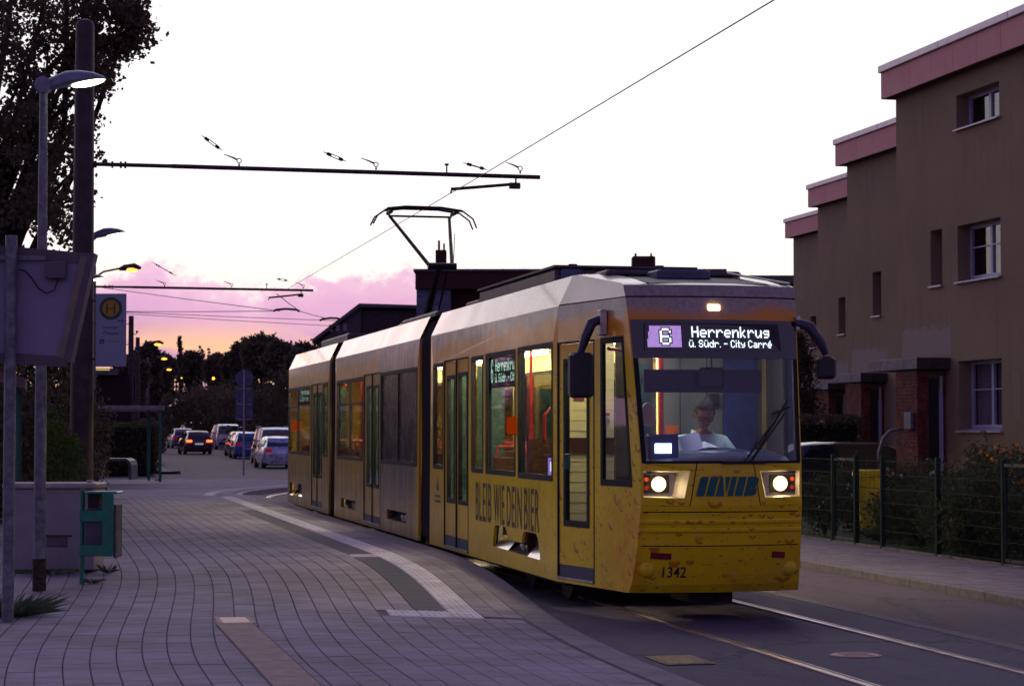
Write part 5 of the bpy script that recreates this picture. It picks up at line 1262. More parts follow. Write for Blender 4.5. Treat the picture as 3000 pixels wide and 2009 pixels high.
for xd, yd, D_, lb in ((300, 722, 103, 'tall utility pole with curled insulator hooks before the pink sky'), (315, 771, 126, 'second utility pole right behind the tall one')):
    c_ = S(xd, yd, D_); t = thing('utility_pole', lb, 'utility pole', (c_.x, c_.y, gz(c_.y)), 0, 'utility poles'); h = c_.z - gz(c_.y)
    MB().tube([(0, 0, 0), (0, 0, h)], [.16, .125], 10).build('pole', M_wood, t)
    if D_ < 110:
        for k, sd_ in ((.35, -1), (.85, 1), (1.35, -1), (1.85, 1)):
            MB().tube([(0, 0, h - k), (sd_ * .22, 0, h - k - .06), (sd_ * .28, 0, h - k + .02)], .02, 6).build('hook', M_rust, t); MB().ball((sd_ * .28, 0, h - k + .08), .065, 8, 6).build('insulator', M_rust, t)
# ================================================================== LEAVES, TREES, BUSHES
def fmat(name, c, c2):
    m = bpy.data.materials.new(name); m.use_nodes = True; n_, l_ = nodes(m.node_tree); q = NB(m.node_tree)
    p = n_.new('ShaderNodeBsdfPrincipled'); o = n_.new('ShaderNodeOutputMaterial')
    tc = n_.new('ShaderNodeTexCoord').outputs['Object']
    col = q.mix(q.rng(q.noise(tc, .9, 3), .35, .65), c, c2); col = q.mix(q.rng(q.noise(tc, 9, 2), .4, .7), col, tuple(v * 1.45 for v in c))
    q.put(p.inputs['Base Color'], col); p.inputs['Roughness'].default_value = .75; p.inputs['Specular IOR Level'].default_value = .15
    t = n_.new('ShaderNodeBsdfTranslucent'); q.put(t.inputs[0], col); x = n_.new('ShaderNodeMixShader'); x.inputs[0].default_value = .25
    l_.new(p.outputs[0], x.inputs[1]); l_.new(t.outputs[0], x.inputs[2]); l_.new(x.outputs[0], o.inputs[0]); MATS[name] = m; return m
F_dark = fmat('dark foliage', (.085, .07, .05), (.12, .09, .065)); F_mid = fmat('hedge foliage', (.055, .062, .032), (.085, .08, .042)); F_lit = fmat('lit foliage', (.07, .12, .02), (.045, .07, .018)); F_far = fmat('far foliage', (.09, .072, .058), (.12, .095, .07)); F_gard = fmat('garden foliage', (.075, .085, .045), (.05, .058, .035)); F_grey = fmat('grey green foliage', (.09, .115, .075), (.06, .08, .05))  # F_lit: brighter lighting of one shrub is put into its leaf green
M_bark = mat('bark', (.035, .028, .022), .95, var=.3, vs_=8, bump=.6, bs=20)
def leaves(name, pts, size, m, parent, asp=.55, up=0., loc=None):
    n = len(pts); pts = np.asarray(pts)
    u = rng.normal(size=(n, 3)); u[:, 2] += up; u /= np.linalg.norm(u, axis=1)[:, None]
    w = rng.normal(size=(n, 3)); w -= (w * u).sum(1)[:, None] * u; w /= np.linalg.norm(w, axis=1)[:, None]
    s = size * rng.uniform(.6, 1.3, n)[:, None]; a = u * s * .5; b_ = w * s * .5 * asp
    V = np.stack([pts - a, pts + b_, pts + a, pts - b_], 1).reshape(-1, 3).astype(np.float32)
    me = bpy.data.meshes.new(name); me.vertices.add(4 * n); me.vertices.foreach_set('co', V.ravel())
    me.loops.add(4 * n); me.loops.foreach_set('vertex_index', np.arange(4 * n, dtype=np.int32)); me.polygons.add(n)
    me.polygons.foreach_set('loop_start', np.arange(0, 4 * n, 4, dtype=np.int32)); me.materials.append(m); me.update()
    o = bpy.data.objects.new(name, me); COL.objects.link(o); o.parent = parent
    if loc is not None: o.location = loc
    return o
def ell(n, c, r_, shell_=.35):
    p = rng.normal(size=(n, 3)); p /= np.linalg.norm(p, axis=1)[:, None]; k = rng.uniform(shell_ ** 3, 1, n) ** (1 / 3)
    return np.array(c) + p * k[:, None] * np.array(r_)
def clumped(centres, per, spread):
    c = np.repeat(centres, per, 0); return c + rng.normal(size=c.shape) * np.array(spread)
def trunk(parent, h, r0, tips, m=None, n_=8):
    q = MB(); q.tube([(0, 0, -.1), (.05 * h * .1, 0, h * .5), (0, .02 * h, h)], [r0, r0 * .75, r0 * .5], n_)
    for t in tips:
        k = random.uniform(.45, .95); b_ = Vector((0, .02 * h * k, h * k)); t = Vector(t); mid = (b_ + t) * .5 + Vector((random.uniform(-.1, .1), random.uniform(-.1, .1), .06)) * (t - b_).length
        q.tube([b_, mid, t], [r0 * .35, r0 * .2, r0 * .05], 5, False)
    return q.build('trunk', m or M_bark, parent, smooth=True)

# --- the big tree over the stop
base_ = S(-70, 1200, 43); bt = thing('big_tree', 'big dark leafy tree hanging over the mast at the upper left corner', 'tree', (base_.x, base_.y, .1))
o3 = Vector((base_.x, base_.y, .1))
cen = []
r2 = random.Random(11)
def reg(x0, x1, y0, y1, n, d0=37.5, d1=43):
    for _ in range(n): cen.append(S(r2.uniform(x0, x1), r2.uniform(y0, y1), r2.uniform(d0, d1)) - o3)
reg(-420, 170, -420, 30, 150, 38, 47); reg(-420, 120, 30, 420, 190, 38, 47); reg(-10, 195, 0, 440, 52); reg(-420, 175, 420, 560, 42); reg(60, 180, 430, 560, 16)
for x_, y_, n_ in ((228, 20, 4), (298, 22, 5), (318, 58, 6), (300, 95, 5), (328, 88, 3), (290, 112, 3), (322, 15, 4), (222, 90, 4), (224, 135, 5), (236, 165, 5), (246, 186, 3), (228, 195, 3), (222, 50, 4), (262, -30, 7), (315, -40, 9), (280, -60, 8), (262, 95, 2), (222, 296, 1), (218, 350, 1)):
    for _ in range(n_): cen.append(S(x_ - 14 + r2.gauss(0, 7), y_ + r2.gauss(0, 7), r2.uniform(38, 41)) - o3)
cen = np.array([tuple(c) for c in cen])
leaves('crown', clumped(cen, 84, (.145, .19, .12)), .11, F_dark, bt, asp=.7)
trunk(bt, 6.5, .34, [tuple(c) for c in cen[::9]])

def tree(label, xd, top, D_, wd, base_yd=None, kind='round', per=60, n=70, ls=.34, m=None, group='trees beyond the crossing', dens=1.):
    """a tree whose crown top shows at (xd, top); wd = crown width in picture units of the print"""
    t_ = S(xd, top, D_); g = gz(t_.y); H_ = t_.z - g; R_ = wd * 1.28139 / FPX * D_ / 2
    t = thing({'spruce': 'spruce_tree', 'poplar': 'poplar_tree'}.get(kind, 'leafy_tree'), label, 'tree', (t_.x, t_.y, g), 0, group)
    if kind == 'round':
        lo = max(.12 * H_, H_ - 2.4 * R_); c = (0, 0, (H_ + lo) / 2); r_ = (R_, R_, (H_ - lo) / 2); cc = ell(int(n * dens), c, r_, .2)
        cc = np.vstack([cc, ell(int(n * .5), (0, 0, lo * .55), (R_ * 1.15, R_, lo * .6), .1)]); cc[:, 2] = np.clip(cc[:, 2], .4, None)
    elif kind == 'poplar':
        cc = ell(int(n * dens), (0, 0, H_ * .55), (R_, R_, H_ * .46), .1)
    else:
        z = rng.uniform(.06, 1, n) ** .8; r_ = R_ * (1 - z) * rng.uniform(.3, 1, n) + .05; a = rng.uniform(0, 6.28, n); cc = np.stack([r_ * np.cos(a), r_ * np.sin(a), z * H_ - r_ * .25], 1)
    leaves('crown', clumped(cc, per, np.array((.17, .17, .14)) * (max(.4, R_) if kind != 'spruce' else .45)), ls, m or F_far, t, up=0. if kind != 'spruce' else -.3)
    trunk(t, H_ * .8, max(.1, H_ * .02), [tuple(c) for c in cc[::12]], n_=6); return t
far = [(232, 905, 100, 60, 'round', 'low dark tree behind the hoop bench at the far left'), (262, 900, 135, 70, 'round', 'dark rounded tree left of the utility poles'), (300, 815, 150, 70, 'round', 'leafy tree with orange sky showing through behind the utility poles'), (340, 788, 170, 56, 'round', 'thin-leaved tree glowing at its edge right of the utility poles'), (372, 812, 205, 56, 'round', 'dark tree under the third orange lamp'),
       (411, 768, 210, 34, 'spruce', 'slim spruce whose tip stands clear against the sunset'), (438, 806, 230, 60, 'round', 'dark tree right of the slim spruce'), (461, 783, 235, 17, 'poplar', 'narrow poplar, taller one of a close pair on the skyline'), (478, 793, 240, 16, 'poplar', 'narrow poplar, lower one of a close pair on the skyline'), (500, 812, 225, 60, 'round', 'low dark tree where the orange sky is brightest'),
       (535, 806, 205, 50, 'round', 'dark tree left of the round traffic sign'), (562, 780, 200, 62, 'round', 'leafy tree just above the round traffic sign'), (600, 769, 185, 80, 'round', 'tallest broad tree of the far skyline'), (645, 782, 175, 76, 'round', 'broad dark tree between the tallest one and the tram'), (695, 792, 170, 80, 'round', 'dark tree next to the tail of the tram'), (735, 800, 172, 70, 'round', 'dark tree partly behind the tail of the tram')]
for x_, y_, D_, w_, k_, lb in far: tree(lb, x_, y_, D_, w_, kind=k_, per=75, n=150 if k_ == 'round' else 70, ls=(.40 if D_ > 150 else .3) if k_ == 'round' else .2, dens=1.)
r3 = random.Random(5)
for i, lb in enumerate(('first from the street', 'second from the street', 'third from the street', 'fourth from the street', 'fifth from the street', 'sixth from the street', 'seventh from the street', 'eighth from the street', 'ninth from the street', 'tenth from the street')):
    xx, yy = -11 - i * 3.1 + r3.uniform(-1, 1), 92 - i * 4.5 + r3.uniform(-4, 4); D_ = 60.; H_ = r3.uniform(6.5, 9.)
    t = thing('leafy_tree', 'leafy tree left of the picture beyond the side street, ' + lb, 'tree', (xx, yy, .05), 0, 'trees left of the picture'); R_ = r3.uniform(2.2, 3.0)
    cc = np.vstack([ell(70, (0, 0, H_ * .6), (R_, R_, H_ * .38), .2), ell(30, (0, 0, 1.2), (R_, R_, 1.4), .2)]); leaves('crown', clumped(cc, 40, (.45, .45, .4)), .55, F_far, t); trunk(t, H_ * .7, .2, [])
# darker undergrowth in front of the trunks
def bush(name, label, cat, loc, r_, n, size, m, group=None, flowers=None, boxy=False, stems=True, fl_size=.05):
    t = thing(name, label, cat, loc, 0, group)
    if boxy: p = rng.uniform(-1, 1, (n, 3)); ax = rng.integers(0, 3, n); k = rng.random(n) < .8; sg = np.sign(rng.normal(size=n)); p[np.arange(n), ax] = np.where(k, sg * rng.uniform(.88, 1.02, n), p[np.arange(n), ax]); p = p * np.array(r_) + np.array((0, 0, r_[2]))
    else: cc = ell(max(6, n // 55), (0, 0, r_[2] * .95), r_, .2); p = clumped(cc, 55, np.array(r_) * .15); p[:, 2] = np.clip(p[:, 2], .02, None)
    leaves('foliage', p, size, m, t)
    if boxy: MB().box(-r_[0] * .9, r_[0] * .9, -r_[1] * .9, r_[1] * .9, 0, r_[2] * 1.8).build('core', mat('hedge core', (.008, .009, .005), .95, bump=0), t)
    elif stems:
        q = MB()
        for _ in range(7):
            a = random.uniform(0, 6.28); q.tube([(0, 0, 0), (math.cos(a) * r_[0] * .5, math.sin(a) * r_[1] * .5, r_[2] * 1.2)], [.02, .006], 5)
        q.build('stem', M_bark, t)
    for i, (fx, fy, fz, fm) in enumerate(flowers or []):
        q = MB(); q.ball((fx, fy, fz), fl_size * .62, 8, 5, (.6, 1, .85)); q.v = [(v0 + random.uniform(-.2, .2) * fl_size, v1 + random.uniform(-.2, .2) * fl_size, v2_ + random.uniform(-.2, .2) * fl_size) for v0, v1, v2_ in q.v]
        q.build('flower', fm, t)
    return t
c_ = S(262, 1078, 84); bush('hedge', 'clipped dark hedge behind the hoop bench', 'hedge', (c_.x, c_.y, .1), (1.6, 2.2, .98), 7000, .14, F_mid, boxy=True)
for (xd, D_, rx, rz_, lb) in ((335, 110, .7, 1.1, 'low dark shrub behind the posts of the far shelter'), (345, 138, .9, 1.1, 'shrub at the left verge beside the row of oncoming cars'), (450, 175, 4.0, 2.4, 'shrub mass behind the car with the glowing tail lights'), (520, 190, 4.5, 2.6, 'shrub mass behind the silver van'), (600, 165, 5, 2.6, 'shrub mass behind the blue car and the van'), (690, 150, 5, 3.0, 'shrub mass right behind the tail of the tram'), (480, 200, 2.4, 3.0, 'mossy green shrub above the bright tail lights')):
    c_ = S(xd, 980, D_); bush('shrub', lb, 'shrub', (c_.x, c_.y, gz(c_.y)), (rx, 1.6, rz_), 3000, .34, F_far, 'shrubs along the far street')
c_ = S(-20, 1180, 36); bush('shrub', 'dark shrub behind the display case at the left border', 'shrub', (c_.x, c_.y, .1), (1.6, 1.2, 1.5), 9000, .12, F_dark, 'shrubs behind the platform')
c_ = S(70, 1180, 41); bush('shrub', 'tall dark shrub between the lamp post and the mast', 'shrub', (c_.x, c_.y, .1), (1.1, 1.2, 2.3), 11000, .12, F_mid, 'shrubs behind the platform')
c_ = S(205, 1180, 47); bush('shrub', 'dark shrub close behind the foot of the mast', 'shrub', (c_.x - .5, c_.y, .1), (.9, 1., 1.6), 6000, .12, F_dark, 'shrubs behind the platform')
c_ = S(132, 1120, 30.5); bush('shrub', 'lit green shrub rising just above the cabinet', 'shrub', (c_.x, c_.y, .2), (.36, .5, .92), 2600, .075, F_lit, 'shrubs behind the platform')
for i, (a, c, rz_, lb) in enumerate(((-60, 60, 2.2, 'thuja hedge behind the near shelter'), (-190, 55, 2.8, 'taller hedge further left behind the platform'))):
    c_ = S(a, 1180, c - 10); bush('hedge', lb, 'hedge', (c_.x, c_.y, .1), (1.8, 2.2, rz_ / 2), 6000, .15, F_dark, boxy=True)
# weeds at the foot of the left post, of the cabinet and of the bin
def tuft(label, x, y, z, n, h, spread):
    t = thing('weed_tuft', label, 'weeds', (x, y, z), 0, 'weeds in the paving'); q = MB()
    for _ in range(n):
        a = random.uniform(0, 6.28); r_ = random.uniform(0, spread); l_ = random.uniform(.5, 1.) * h; b_ = Vector((math.cos(a) * r_ * .4, math.sin(a) * r_ * .4, 0)); tip = b_ + Vector((math.cos(a) * (r_ + l_ * .4), math.sin(a) * (r_ + l_ * .4), l_ * random.uniform(.25, 1.))); s_ = Vector((-math.sin(a), math.cos(a), 0)) * .0028
        q.add([b_ - s_, b_ + s_, tip * .6 + b_ * .4 + s_ + Vector((0, 0, .02)), tip], [(0, 1, 2), (0, 2, 3)])
    q.build('blades', F_grey, t)
c_ = S(25, 1395, 19.2); tuft('large weed spreading at the foot of the display board post', c_.x, c_.y, .14, 380, .25, .34)
tuft('small weed at the right foot of the cabinet', -5.55, 3.0, .23, 60, .14, .08); tuft('flat weeds beside the foot of the litter bin', -5.74, 1.85, .20, 50, .07, .10); tuft('grass along the base of the cabinet', -6.2, 3.0, .23, 90, .07, .35)

# ================================================================== CARS
M_tyre = mat('tyre', (.015, .015, .016), .85); M_rim = mat('rim', (.3, .3, .32), .35, .7, bump=0); M_cglass = mat('car glass', (.015, .018, .028), .08, spec=.6, coat=1., bump=0)
E_tail = emis('tail light glow', (1, .07, .015), 7.); M_tail = emis('tail light', (1, .02, .02), .18); M_plate_ = mat('number plate', (.5, .5, .6), .5, bump=0); M_chrome = mat('car trim', (.02, .02, .025), .4, bump=0)
def car(label, x, y, rz, L, W_, H_, paint, kind='hatch', lit=False, z=None, plate=True, rack=False):
    t = thing('parked_car' if not lit else 'driving_car', label, 'car', (x, y, gz(y) if z is None else z), rz, 'cars in the far street' if z is None else None)
    w = W_ / 2
    if kind == 'van': st = [(-.5, .93, .75, .76, .9), (-.488, .98, 1.02, 1.05, .9), (-.465, 1, 1.05, H_ - .10, .80), (-.40, 1, 1.05, H_, .82), (.08, 1, 1.02, H_ - .02, .82), (.30, 1, 1.0, 1.06, .88), (.46, .95, .85, .88, .85), (.50, .88, .60, .62, .8)]
    else: st = [(-.5, .88, .66, .67, .85), (-.485, .96, .92, .95, .86), (-.47, .985, .95, 1.0, .84), (-.405, 1, .95, H_ - .09, .72), (-.33, 1, .94, H_ - .01, .73), (-.02, 1, .92, H_, .73), (.08, 1, .92, H_ - .06, .71), (.24, 1, .92, .98, .84), (.42, .95, .78, .80, .82), (.5, .85, .55, .56, .75)]
    q = MB(); P_ = []
    for sy, wf, belt, top, rf in st:
        yy = sy * L; ww = w * wf
        half = [(.78 * ww, .20), (.95 * ww, .26), (1.0 * ww, .50), (.985 * ww, (.5 + belt) / 2 + .05), (.95 * ww, belt), (rf * ww, top - .04), (rf * ww * .86, top), (0, top + .015)]
        P_.append([(a, yy, c) for a, c in half] + [(-a, yy, c) for a, c in half[-2::-1]])
    m_ = len(P_[0]); q.v = [p for r_ in P_ for p in r_]
    for i in range(len(P_) - 1):
        for k in range(m_ - 1): q.f.append((i * m_ + k, i * m_ + k + 1, (i + 1) * m_ + k + 1, (i + 1) * m_ + k))
        q.f.append((i * m_ + m_ - 1, i * m_, (i + 1) * m_, (i + 1) * m_ + m_ - 1))
    q.f.append(tuple(range(m_))); q.f.append(tuple((len(P_) - 1) * m_ + k for k in range(m_ - 1, -1, -1)))
    body = q.build('body', paint, t, smooth=True, auto=True)
    i0 = 1 if kind == 'van' else 2; A_, B_2 = st[i0], st[i0 + 1]
    def strip(name, s0, s1, k, off):
        a, c = st[s0], st[s1]
        return a, c
    # rear window
    q = MB(); y0, y1 = A_[0] * L - .012, B_2[0] * L - .012; wa, wb = w * .80, w * B_2[4] * .93
    q.add([(-wa, y0, A_[3] + .03), (wa, y0, A_[3] + .03), (wb, y1 - .005, B_2[3] - .05), (-wb, y1 - .005, B_2[3] - .05)], [(0, 1, 2, 3)]); q.build('rear_window', M_cglass, t)
    # side windows
    for sg in (-1, 1):
        q = MB(); i1, i2 = (2, 4) if kind == 'van' else (3, 5)
        zs = st[i1][2] + .04; zt = H_ - .14; yA, yB = st[i1][0] * L + .08, st[i2][0] * L + .35
        xa = lambda z: w * (.95 + (.75 - .95) * (z - st[i1][2]) / (H_ - .04 - st[i1][2])) + .012
        q.add([(sg * xa(zs), yA, zs), (sg * xa(zs), yB + .35, zs), (sg * xa(zt), yB - .1, zt), (sg * xa(zt), yA + .12, zt)], [(0, 1, 2, 3)]); q.build('side_window', M_cglass, t)
    # windscreen
    a, c = (st[4], st[5]) if kind == 'van' else (st[6], st[7])
    q = MB(); q.add([(-w * .78, c[0] * L + .01, c[3] + .03), (w * .78, c[0] * L + .01, c[3] + .03), (w * .64, a[0] * L + .04, a[3] - .02), (-w * .64, a[0] * L + .04, a[3] - .02)], [(0, 1, 2, 3)]); q.build('windscreen', M_cglass, t)
    for sx in (-1, 1):
        for yy in (-.31 * L, .31 * L):
            o = MB().disc((sx * (w - .19) if sx > 0 else -w + .01, yy, .32), (1, 0, 0), .32, .18, 20).build('wheel', M_tyre, t); MB().disc((sx * w - (.0 if sx > 0 else .0), yy, .32), (sx, 0, 0), .2, .006, 16).build('rim', M_rim, o)
        zl = 1.0 if kind == 'van' else .84
        if kind == 'van': q = MB().bevbox(sx * w * .86 - .05, sx * w * .86 + .05, -.5 * L - .01, -.47 * L, .80, 1.15, .01)
        else: q = MB().bevbox(min(sx * w * .52, sx * w * .92), max(sx * w * .52, sx * w * .92), -.5 * L - .012, -.46 * L, .76, .90, .01)
        q.build('tail_light', E_tail if lit else M_tail, t)
        MB().bevbox(min(sx * (w - .02), sx * (w + .14)), max(sx * (w - .02), sx * (w + .14)), .16 * L, .19 * L, .95, 1.08, .01).build('wing_mirror', M_chrome, t)
    MB().bevbox(-w * .80, w * .80, -.5 * L - .03, -.48 * L, .30, .50, .02).build('bumper', M_chrome if kind == 'van' or lit else paint, t)
    if plate: MB().bevbox(-.26, .26, -.5 * L - .04, -.49 * L, .60 if lit else .52, .70 if lit else .62, .004).build('number_plate', emis('lit plate', (.7, .8, 1), .35) if lit else M_plate_, t)
    if rack:
        q = MB()
        for yy in (-.3, 0, .2): q.box(-w * .85, w * .85, yy * L - .02, yy * L + .02, H_ + .04, H_ + .07)
        for sx in (-1, 1): q.box(sx * w * .8 - .02, sx * w * .8 + .02, -.38 * L, .15 * L, H_ + .01, H_ + .10)
        q.build('roof_rack', mat('roof rack', (.04, .07, .22), .5, bump=0), t)
    MB().box(-w * .9, w * .9, -.45 * L, .45 * L, .15, .25).build('underside', M_black, t)
    return t
P_silver = mat('silver paint', (.50, .56, .75), .28, .5, bump=0, coat=1.); P_blue = mat('blue paint', (.03, .10, .40), .25, .2, bump=0, coat=1.); P_van = mat('blue grey paint', (.16, .23, .48), .3, .3, bump=0, coat=1.); P_red = mat('dark red paint', (.05, .010, .014), .25, .2, bump=0, coat=1.); P_purp = mat('dusky paint', (.13, .11, .20), .3, .3, bump=0, coat=1.); P_dk = mat('dark blue black paint', (.018, .018, .035), .2, .2, bump=0, coat=1.)
def carat(label, xd, D_, *a, **k): c = S(xd, 1000, D_); return car(label, c.x, c.y + 1.8, *a, **k)
carat('silver hatchback nearest to the tail of the tram, tail light showing', 640, 98, R(2), 3.9, 1.68, 1.47, P_silver)
carat('blue grey van with a roof rack parked between the silver hatchback and the blue car', 630, 107, R(1), 4.4, 1.80, 1.83, P_van, 'van', rack=True)
carat('blue car parked ahead of the van', 570, 120, R(0), 4.1, 1.72, 1.50, P_blue)
carat('dark car squeezed in left of the blue car, only its left flank showing', 556, 127, R(0), 4.1, 1.70, 1.46, P_dk)
carat('pale silver van parked ahead of the blue car near the far bend', 518, 153, R(3), 4.4, 1.78, 1.80, P_silver, 'van')
carat('dark car half hidden behind the pale silver van', 541, 165, R(0), 4.2, 1.75, 1.6, P_dk)
carat('small red car driving away with glowing tail lights', 450, 133, R(4), 4.0, 1.76, 1.46, P_red, lit=True)
carat('dusky car parked at the left verge beside the driving red car', 417, 158, R(3), 4.3, 1.75, 1.46, P_purp)
carat('taller car standing behind the driving red car', 441, 180, R(3), 4.5, 1.85, 1.85, P_purp, 'van')
carat('dark car at the very end of the row, right of the taller one', 459, 195, R(3), 4.3, 1.8, 1.7, P_dk)
c_ = S(1925, 1100, 43.5); car('dark car parked sideways in the garden drive behind the green fence', 9.62, 21.6, R(90), 4.3, 1.78, 1.47, P_dk, z=.08, plate=False)
bpy.context.view_layer.update()

# ================================================================== TERRACED HOUSES ON THE RIGHT
def stucco():
    m = bpy.data.materials.new('stucco'); m.use_nodes = True; n_, l_ = nodes(m.node_tree); q = NB(m.node_tree)
    p = n_.new('ShaderNodeBsdfPrincipled'); o = n_.new('ShaderNodeOutputMaterial'); l_.new(p.outputs[0], o.inputs[0])
    tc = n_.new('ShaderNodeTexCoord').outputs['Object']; x, y, z = q.sep(tc)
    big = q.noise(tc, .5, 4, .6); run = q.noise(q.vscale(tc, (1, 3.5, .25)), 1.6, 4, .6); fine = q.noise(tc, 55, 3, .7)
    c = q.mix(q.rng(big, .3, .7), (.265, .195, .14), (.32, .24, .165)); c = q.mix(q.rng(run, .50, .80, 0, .38), c, (.16, .12, .10)); c = q.mix(q.rng(z, 7, 9, 0, .35), c, (.2, .155, .12))
    # repaired render over the porch canopy, and a smaller patch beside the window
    pn = q.math('MULTIPLY', q.math('SUBTRACT', q.noise(tc, 5, 4, .7), .5), .5)
    pat = q.math('MULTIPLY', q.math('MULTIPLY', q.rng(q.math('ADD', q.math('ABSOLUTE', q.math('ADD', y, 1.4)), pn), 1.22, 1.12), q.rng(q.math('ADD', z, pn), 3.78, 3.66)), q.rng(z, 3.1, 3.2))
    c = q.mix(q.math('MULTIPLY', pat, .8), c, (.34, .29, .27))
    p2_ = q.math('MULTIPLY', q.rng(q.math('ADD', q.math('ABSOLUTE', q.math('ADD', y, 5.35)), q.math('MULTIPLY', pn, .3)), .17, .12), q.rng(q.math('ADD', q.math('ABSOLUTE', q.math('SUBTRACT', z, 2.35)), pn), .45, .38)); c = q.mix(q.math('MULTIPLY', p2_, .6), c, (.34, .27, .22))
    q.put(p.inputs['Base Color'], c); p.inputs['Roughness'].default_value = .95; p.inputs['Specular IOR Level'].default_value = .2
    bp = n_.new('ShaderNodeBump'); bp.inputs['Strength'].default_value = .5; bp.inputs['Distance'].default_value = .01; l_.new(fine, bp.inputs['Height']); l_.new(bp.outputs[0], p.inputs['Normal']); return m
M_stu = stucco(); M_fas = mat('pink fascia', (.62, .19, .24), .6, var=.06, vs_=2, bump=.05); M_cop = mat('pale coping', (.62, .52, .60), .4, .2, bump=.03, var=.04); M_wfr = mat('white window frame', (.46, .46, .66), .4, bump=0, var=.03); M_sill = mat('window sill', (.55, .48, .58), .4, .1, bump=.03)
M_pane = mat('window pane', (.05, .055, .075), .06, spec=.8, coat=1., bump=0); M_curt = mat('curtain', (.32, .28, .36), .9, var=.15, vs_=20, bump=0); M_brick = mat('red brick', (.20, .05, .045), .9, var=.35, vs_=5, bump=.4, bs=60); M_mort = mat('mortar', (.17, .12, .11), .95); M_can = mat('canopy concrete', (.26, .23, .25), .8, bump=.2, dirt=.4); M_canf = mat('canopy front', (.05, .045, .045), .7, bump=.1); M_door = mat('dark door', (.025, .025, .03), .4, bump=.05)
def house(label, X, Y, first):
    """X = facade, Y = far left corner; local: x into the house, y = 0 at the corner, negative towards the camera"""
    t = thing('terraced_house', label, 'house', (X, Y, .1), 0, 'row of terraced houses'); zb = -.1   # heights below are above street level
    L = 10.75
    win = [(-4.78, -2.93, 1.80, 3.12, True), (-4.78, -2.93, 4.63, 5.70, True), (-4.78, -2.93, 7.55, 8.20, False)]; nar = (-2.22, -1.67, 4.62, 5.72)
    win2 = [(-9.6, -7.8, 1.80, 3.12, True), (-9.6, -7.8, 4.63, 5.70, True), (-9.6, -7.8, 7.55, 8.20, False)]
    if not first: win = [(a - .6, c - .6, z0, z1, k) for a, c, z0, z1, k in win]
    holes = [rect(a, c, z0, z1) for a, c, z0, z1, _ in win + win2] + [rect(*nar)]
    q = MB(); q.plate([(-L, 0), (0, 0), (0, 8.95), (-L, 8.95)], holes, lambda p: (0, p[0], p[1] + zb), fn2=lambda p: (.34, p[0], p[1] + zb)); fixn(q.build('front_wall', M_stu, t))
    q = MB(); q.box(.345, 9.5, -L, -.0, zb, 8.95 + zb); q.v = q.v; 
    q = MB(); q.add([(.34, 0, zb), (9.5, 0, zb), (9.5, 0, 9.3), (.34, 0, 8.85), (.34, -L, zb), (9.5, -L, zb), (9.5, -L, 9.3), (.34, -L, 8.85)], [(0, 1, 2, 3), (4, 7, 6, 5), (1, 5, 6, 2)]); q.build('side_wall', M_stu, t)
    MB().box(.5, .52, -L + .05, -.05, 0, 8.7).build('inner_dark', mat('dark room', (.012, .012, .018), .9, bump=0), t)
    # roof slab with coping and separate fascia boards
    MB().box(-.20, 9.8, -L, .15, 8.62 + zb, 9.12 + zb).build('roof', mat('roof soffit', (.12, .05, .06), .8), t)
    y = .18
    k = 0
    while y > -L:
        y2 = max(-L, y - (.45 if k == 0 else 1.02)); MB().box(-.245, -.205, y2 + .004, y - .004, 8.60 + zb, 9.14 + zb).build('fascia_panel', M_fas, t); y = y2; k += 1
    MB().box(-.245, 9.8, .155, .185, 8.60 + zb, 9.14 + zb).build('fascia_panel', M_fas, t)
    y = .23
    while y > -L:
        y2 = max(-L, y - 3.0); MB().bevbox(-.30, .1, y2 + .002, y - .002, 9.145 + zb, 9.29 + zb, .012).build('coping', M_cop, t); y = y2
    MB().box(.1, 9.8, -L, .21, 9.13 + zb, 9.2 + zb).build('roof_cover', M_dark_roof, t)
    for a, c, z0, z1, cross in win + win2:
        xw = .26; w = MB()
        w.plate(rect(a + .0, c - .0, z0 + .04, z1), [rect(a + .07, (a + c) / 2 - .045, z0 + .11, z1 - .07), rect((a + c) / 2 + .045, c - .07, z0 + .11, z1 - .07)], lambda p: (xw, p[0], p[1] + zb), fn2=lambda p: (xw + .06, p[0], p[1] + zb)); o = fixn(w.build('window', M_wfr, t))
        for s0, s1 in ((a + .07, (a + c) / 2 - .045), ((a + c) / 2 + .045, c - .07)):
            MB().plate(rect(s0, s1, z0 + .10, z1 - .06), [], lambda p: (xw + .035, p[0], p[1] + zb)).build('pane', glass('house glass', (.75, .75, .8), .14), o)
            if cross: MB().box(xw + .005, xw + .03, s0, s1, (z0 + z1) / 2 + .10 + zb, (z0 + z1) / 2 + .125 + zb).build('glazing_bar', M_wfr, o)
        MB().box(xw + .10, xw + .11, a + .05, a + .05 + (c - a) * .46, z0 + zb + .05, z1 + zb).build('curtain', M_curt, o)
        if z0 < 2: MB().box(xw + .10, xw + .11, c - .05 - (c - a) * .44, c - .05, z0 + zb + .05, z1 + zb).build('curtain', M_curt, o)
        q = MB(); q.add([(-.07, a - .04, z0 - .035 + zb), (-.07, c + .04, z0 - .035 + zb), (xw, c + .04, z0 + .0 + zb), (xw, a - .04, z0 + zb), (-.07, a - .04, z0 + zb - .005), (-.07, c + .04, z0 + zb - .005), (xw, c + .04, z0 + .035 + zb), (xw, a - .04, z0 + .035 + zb)], [(0, 1, 2, 3), (7, 6, 5, 4), (0, 4, 5, 1), (1, 5, 6, 2), (3, 2, 6, 7), (0, 3, 7, 4)]); q.build('sill', M_sill, o)
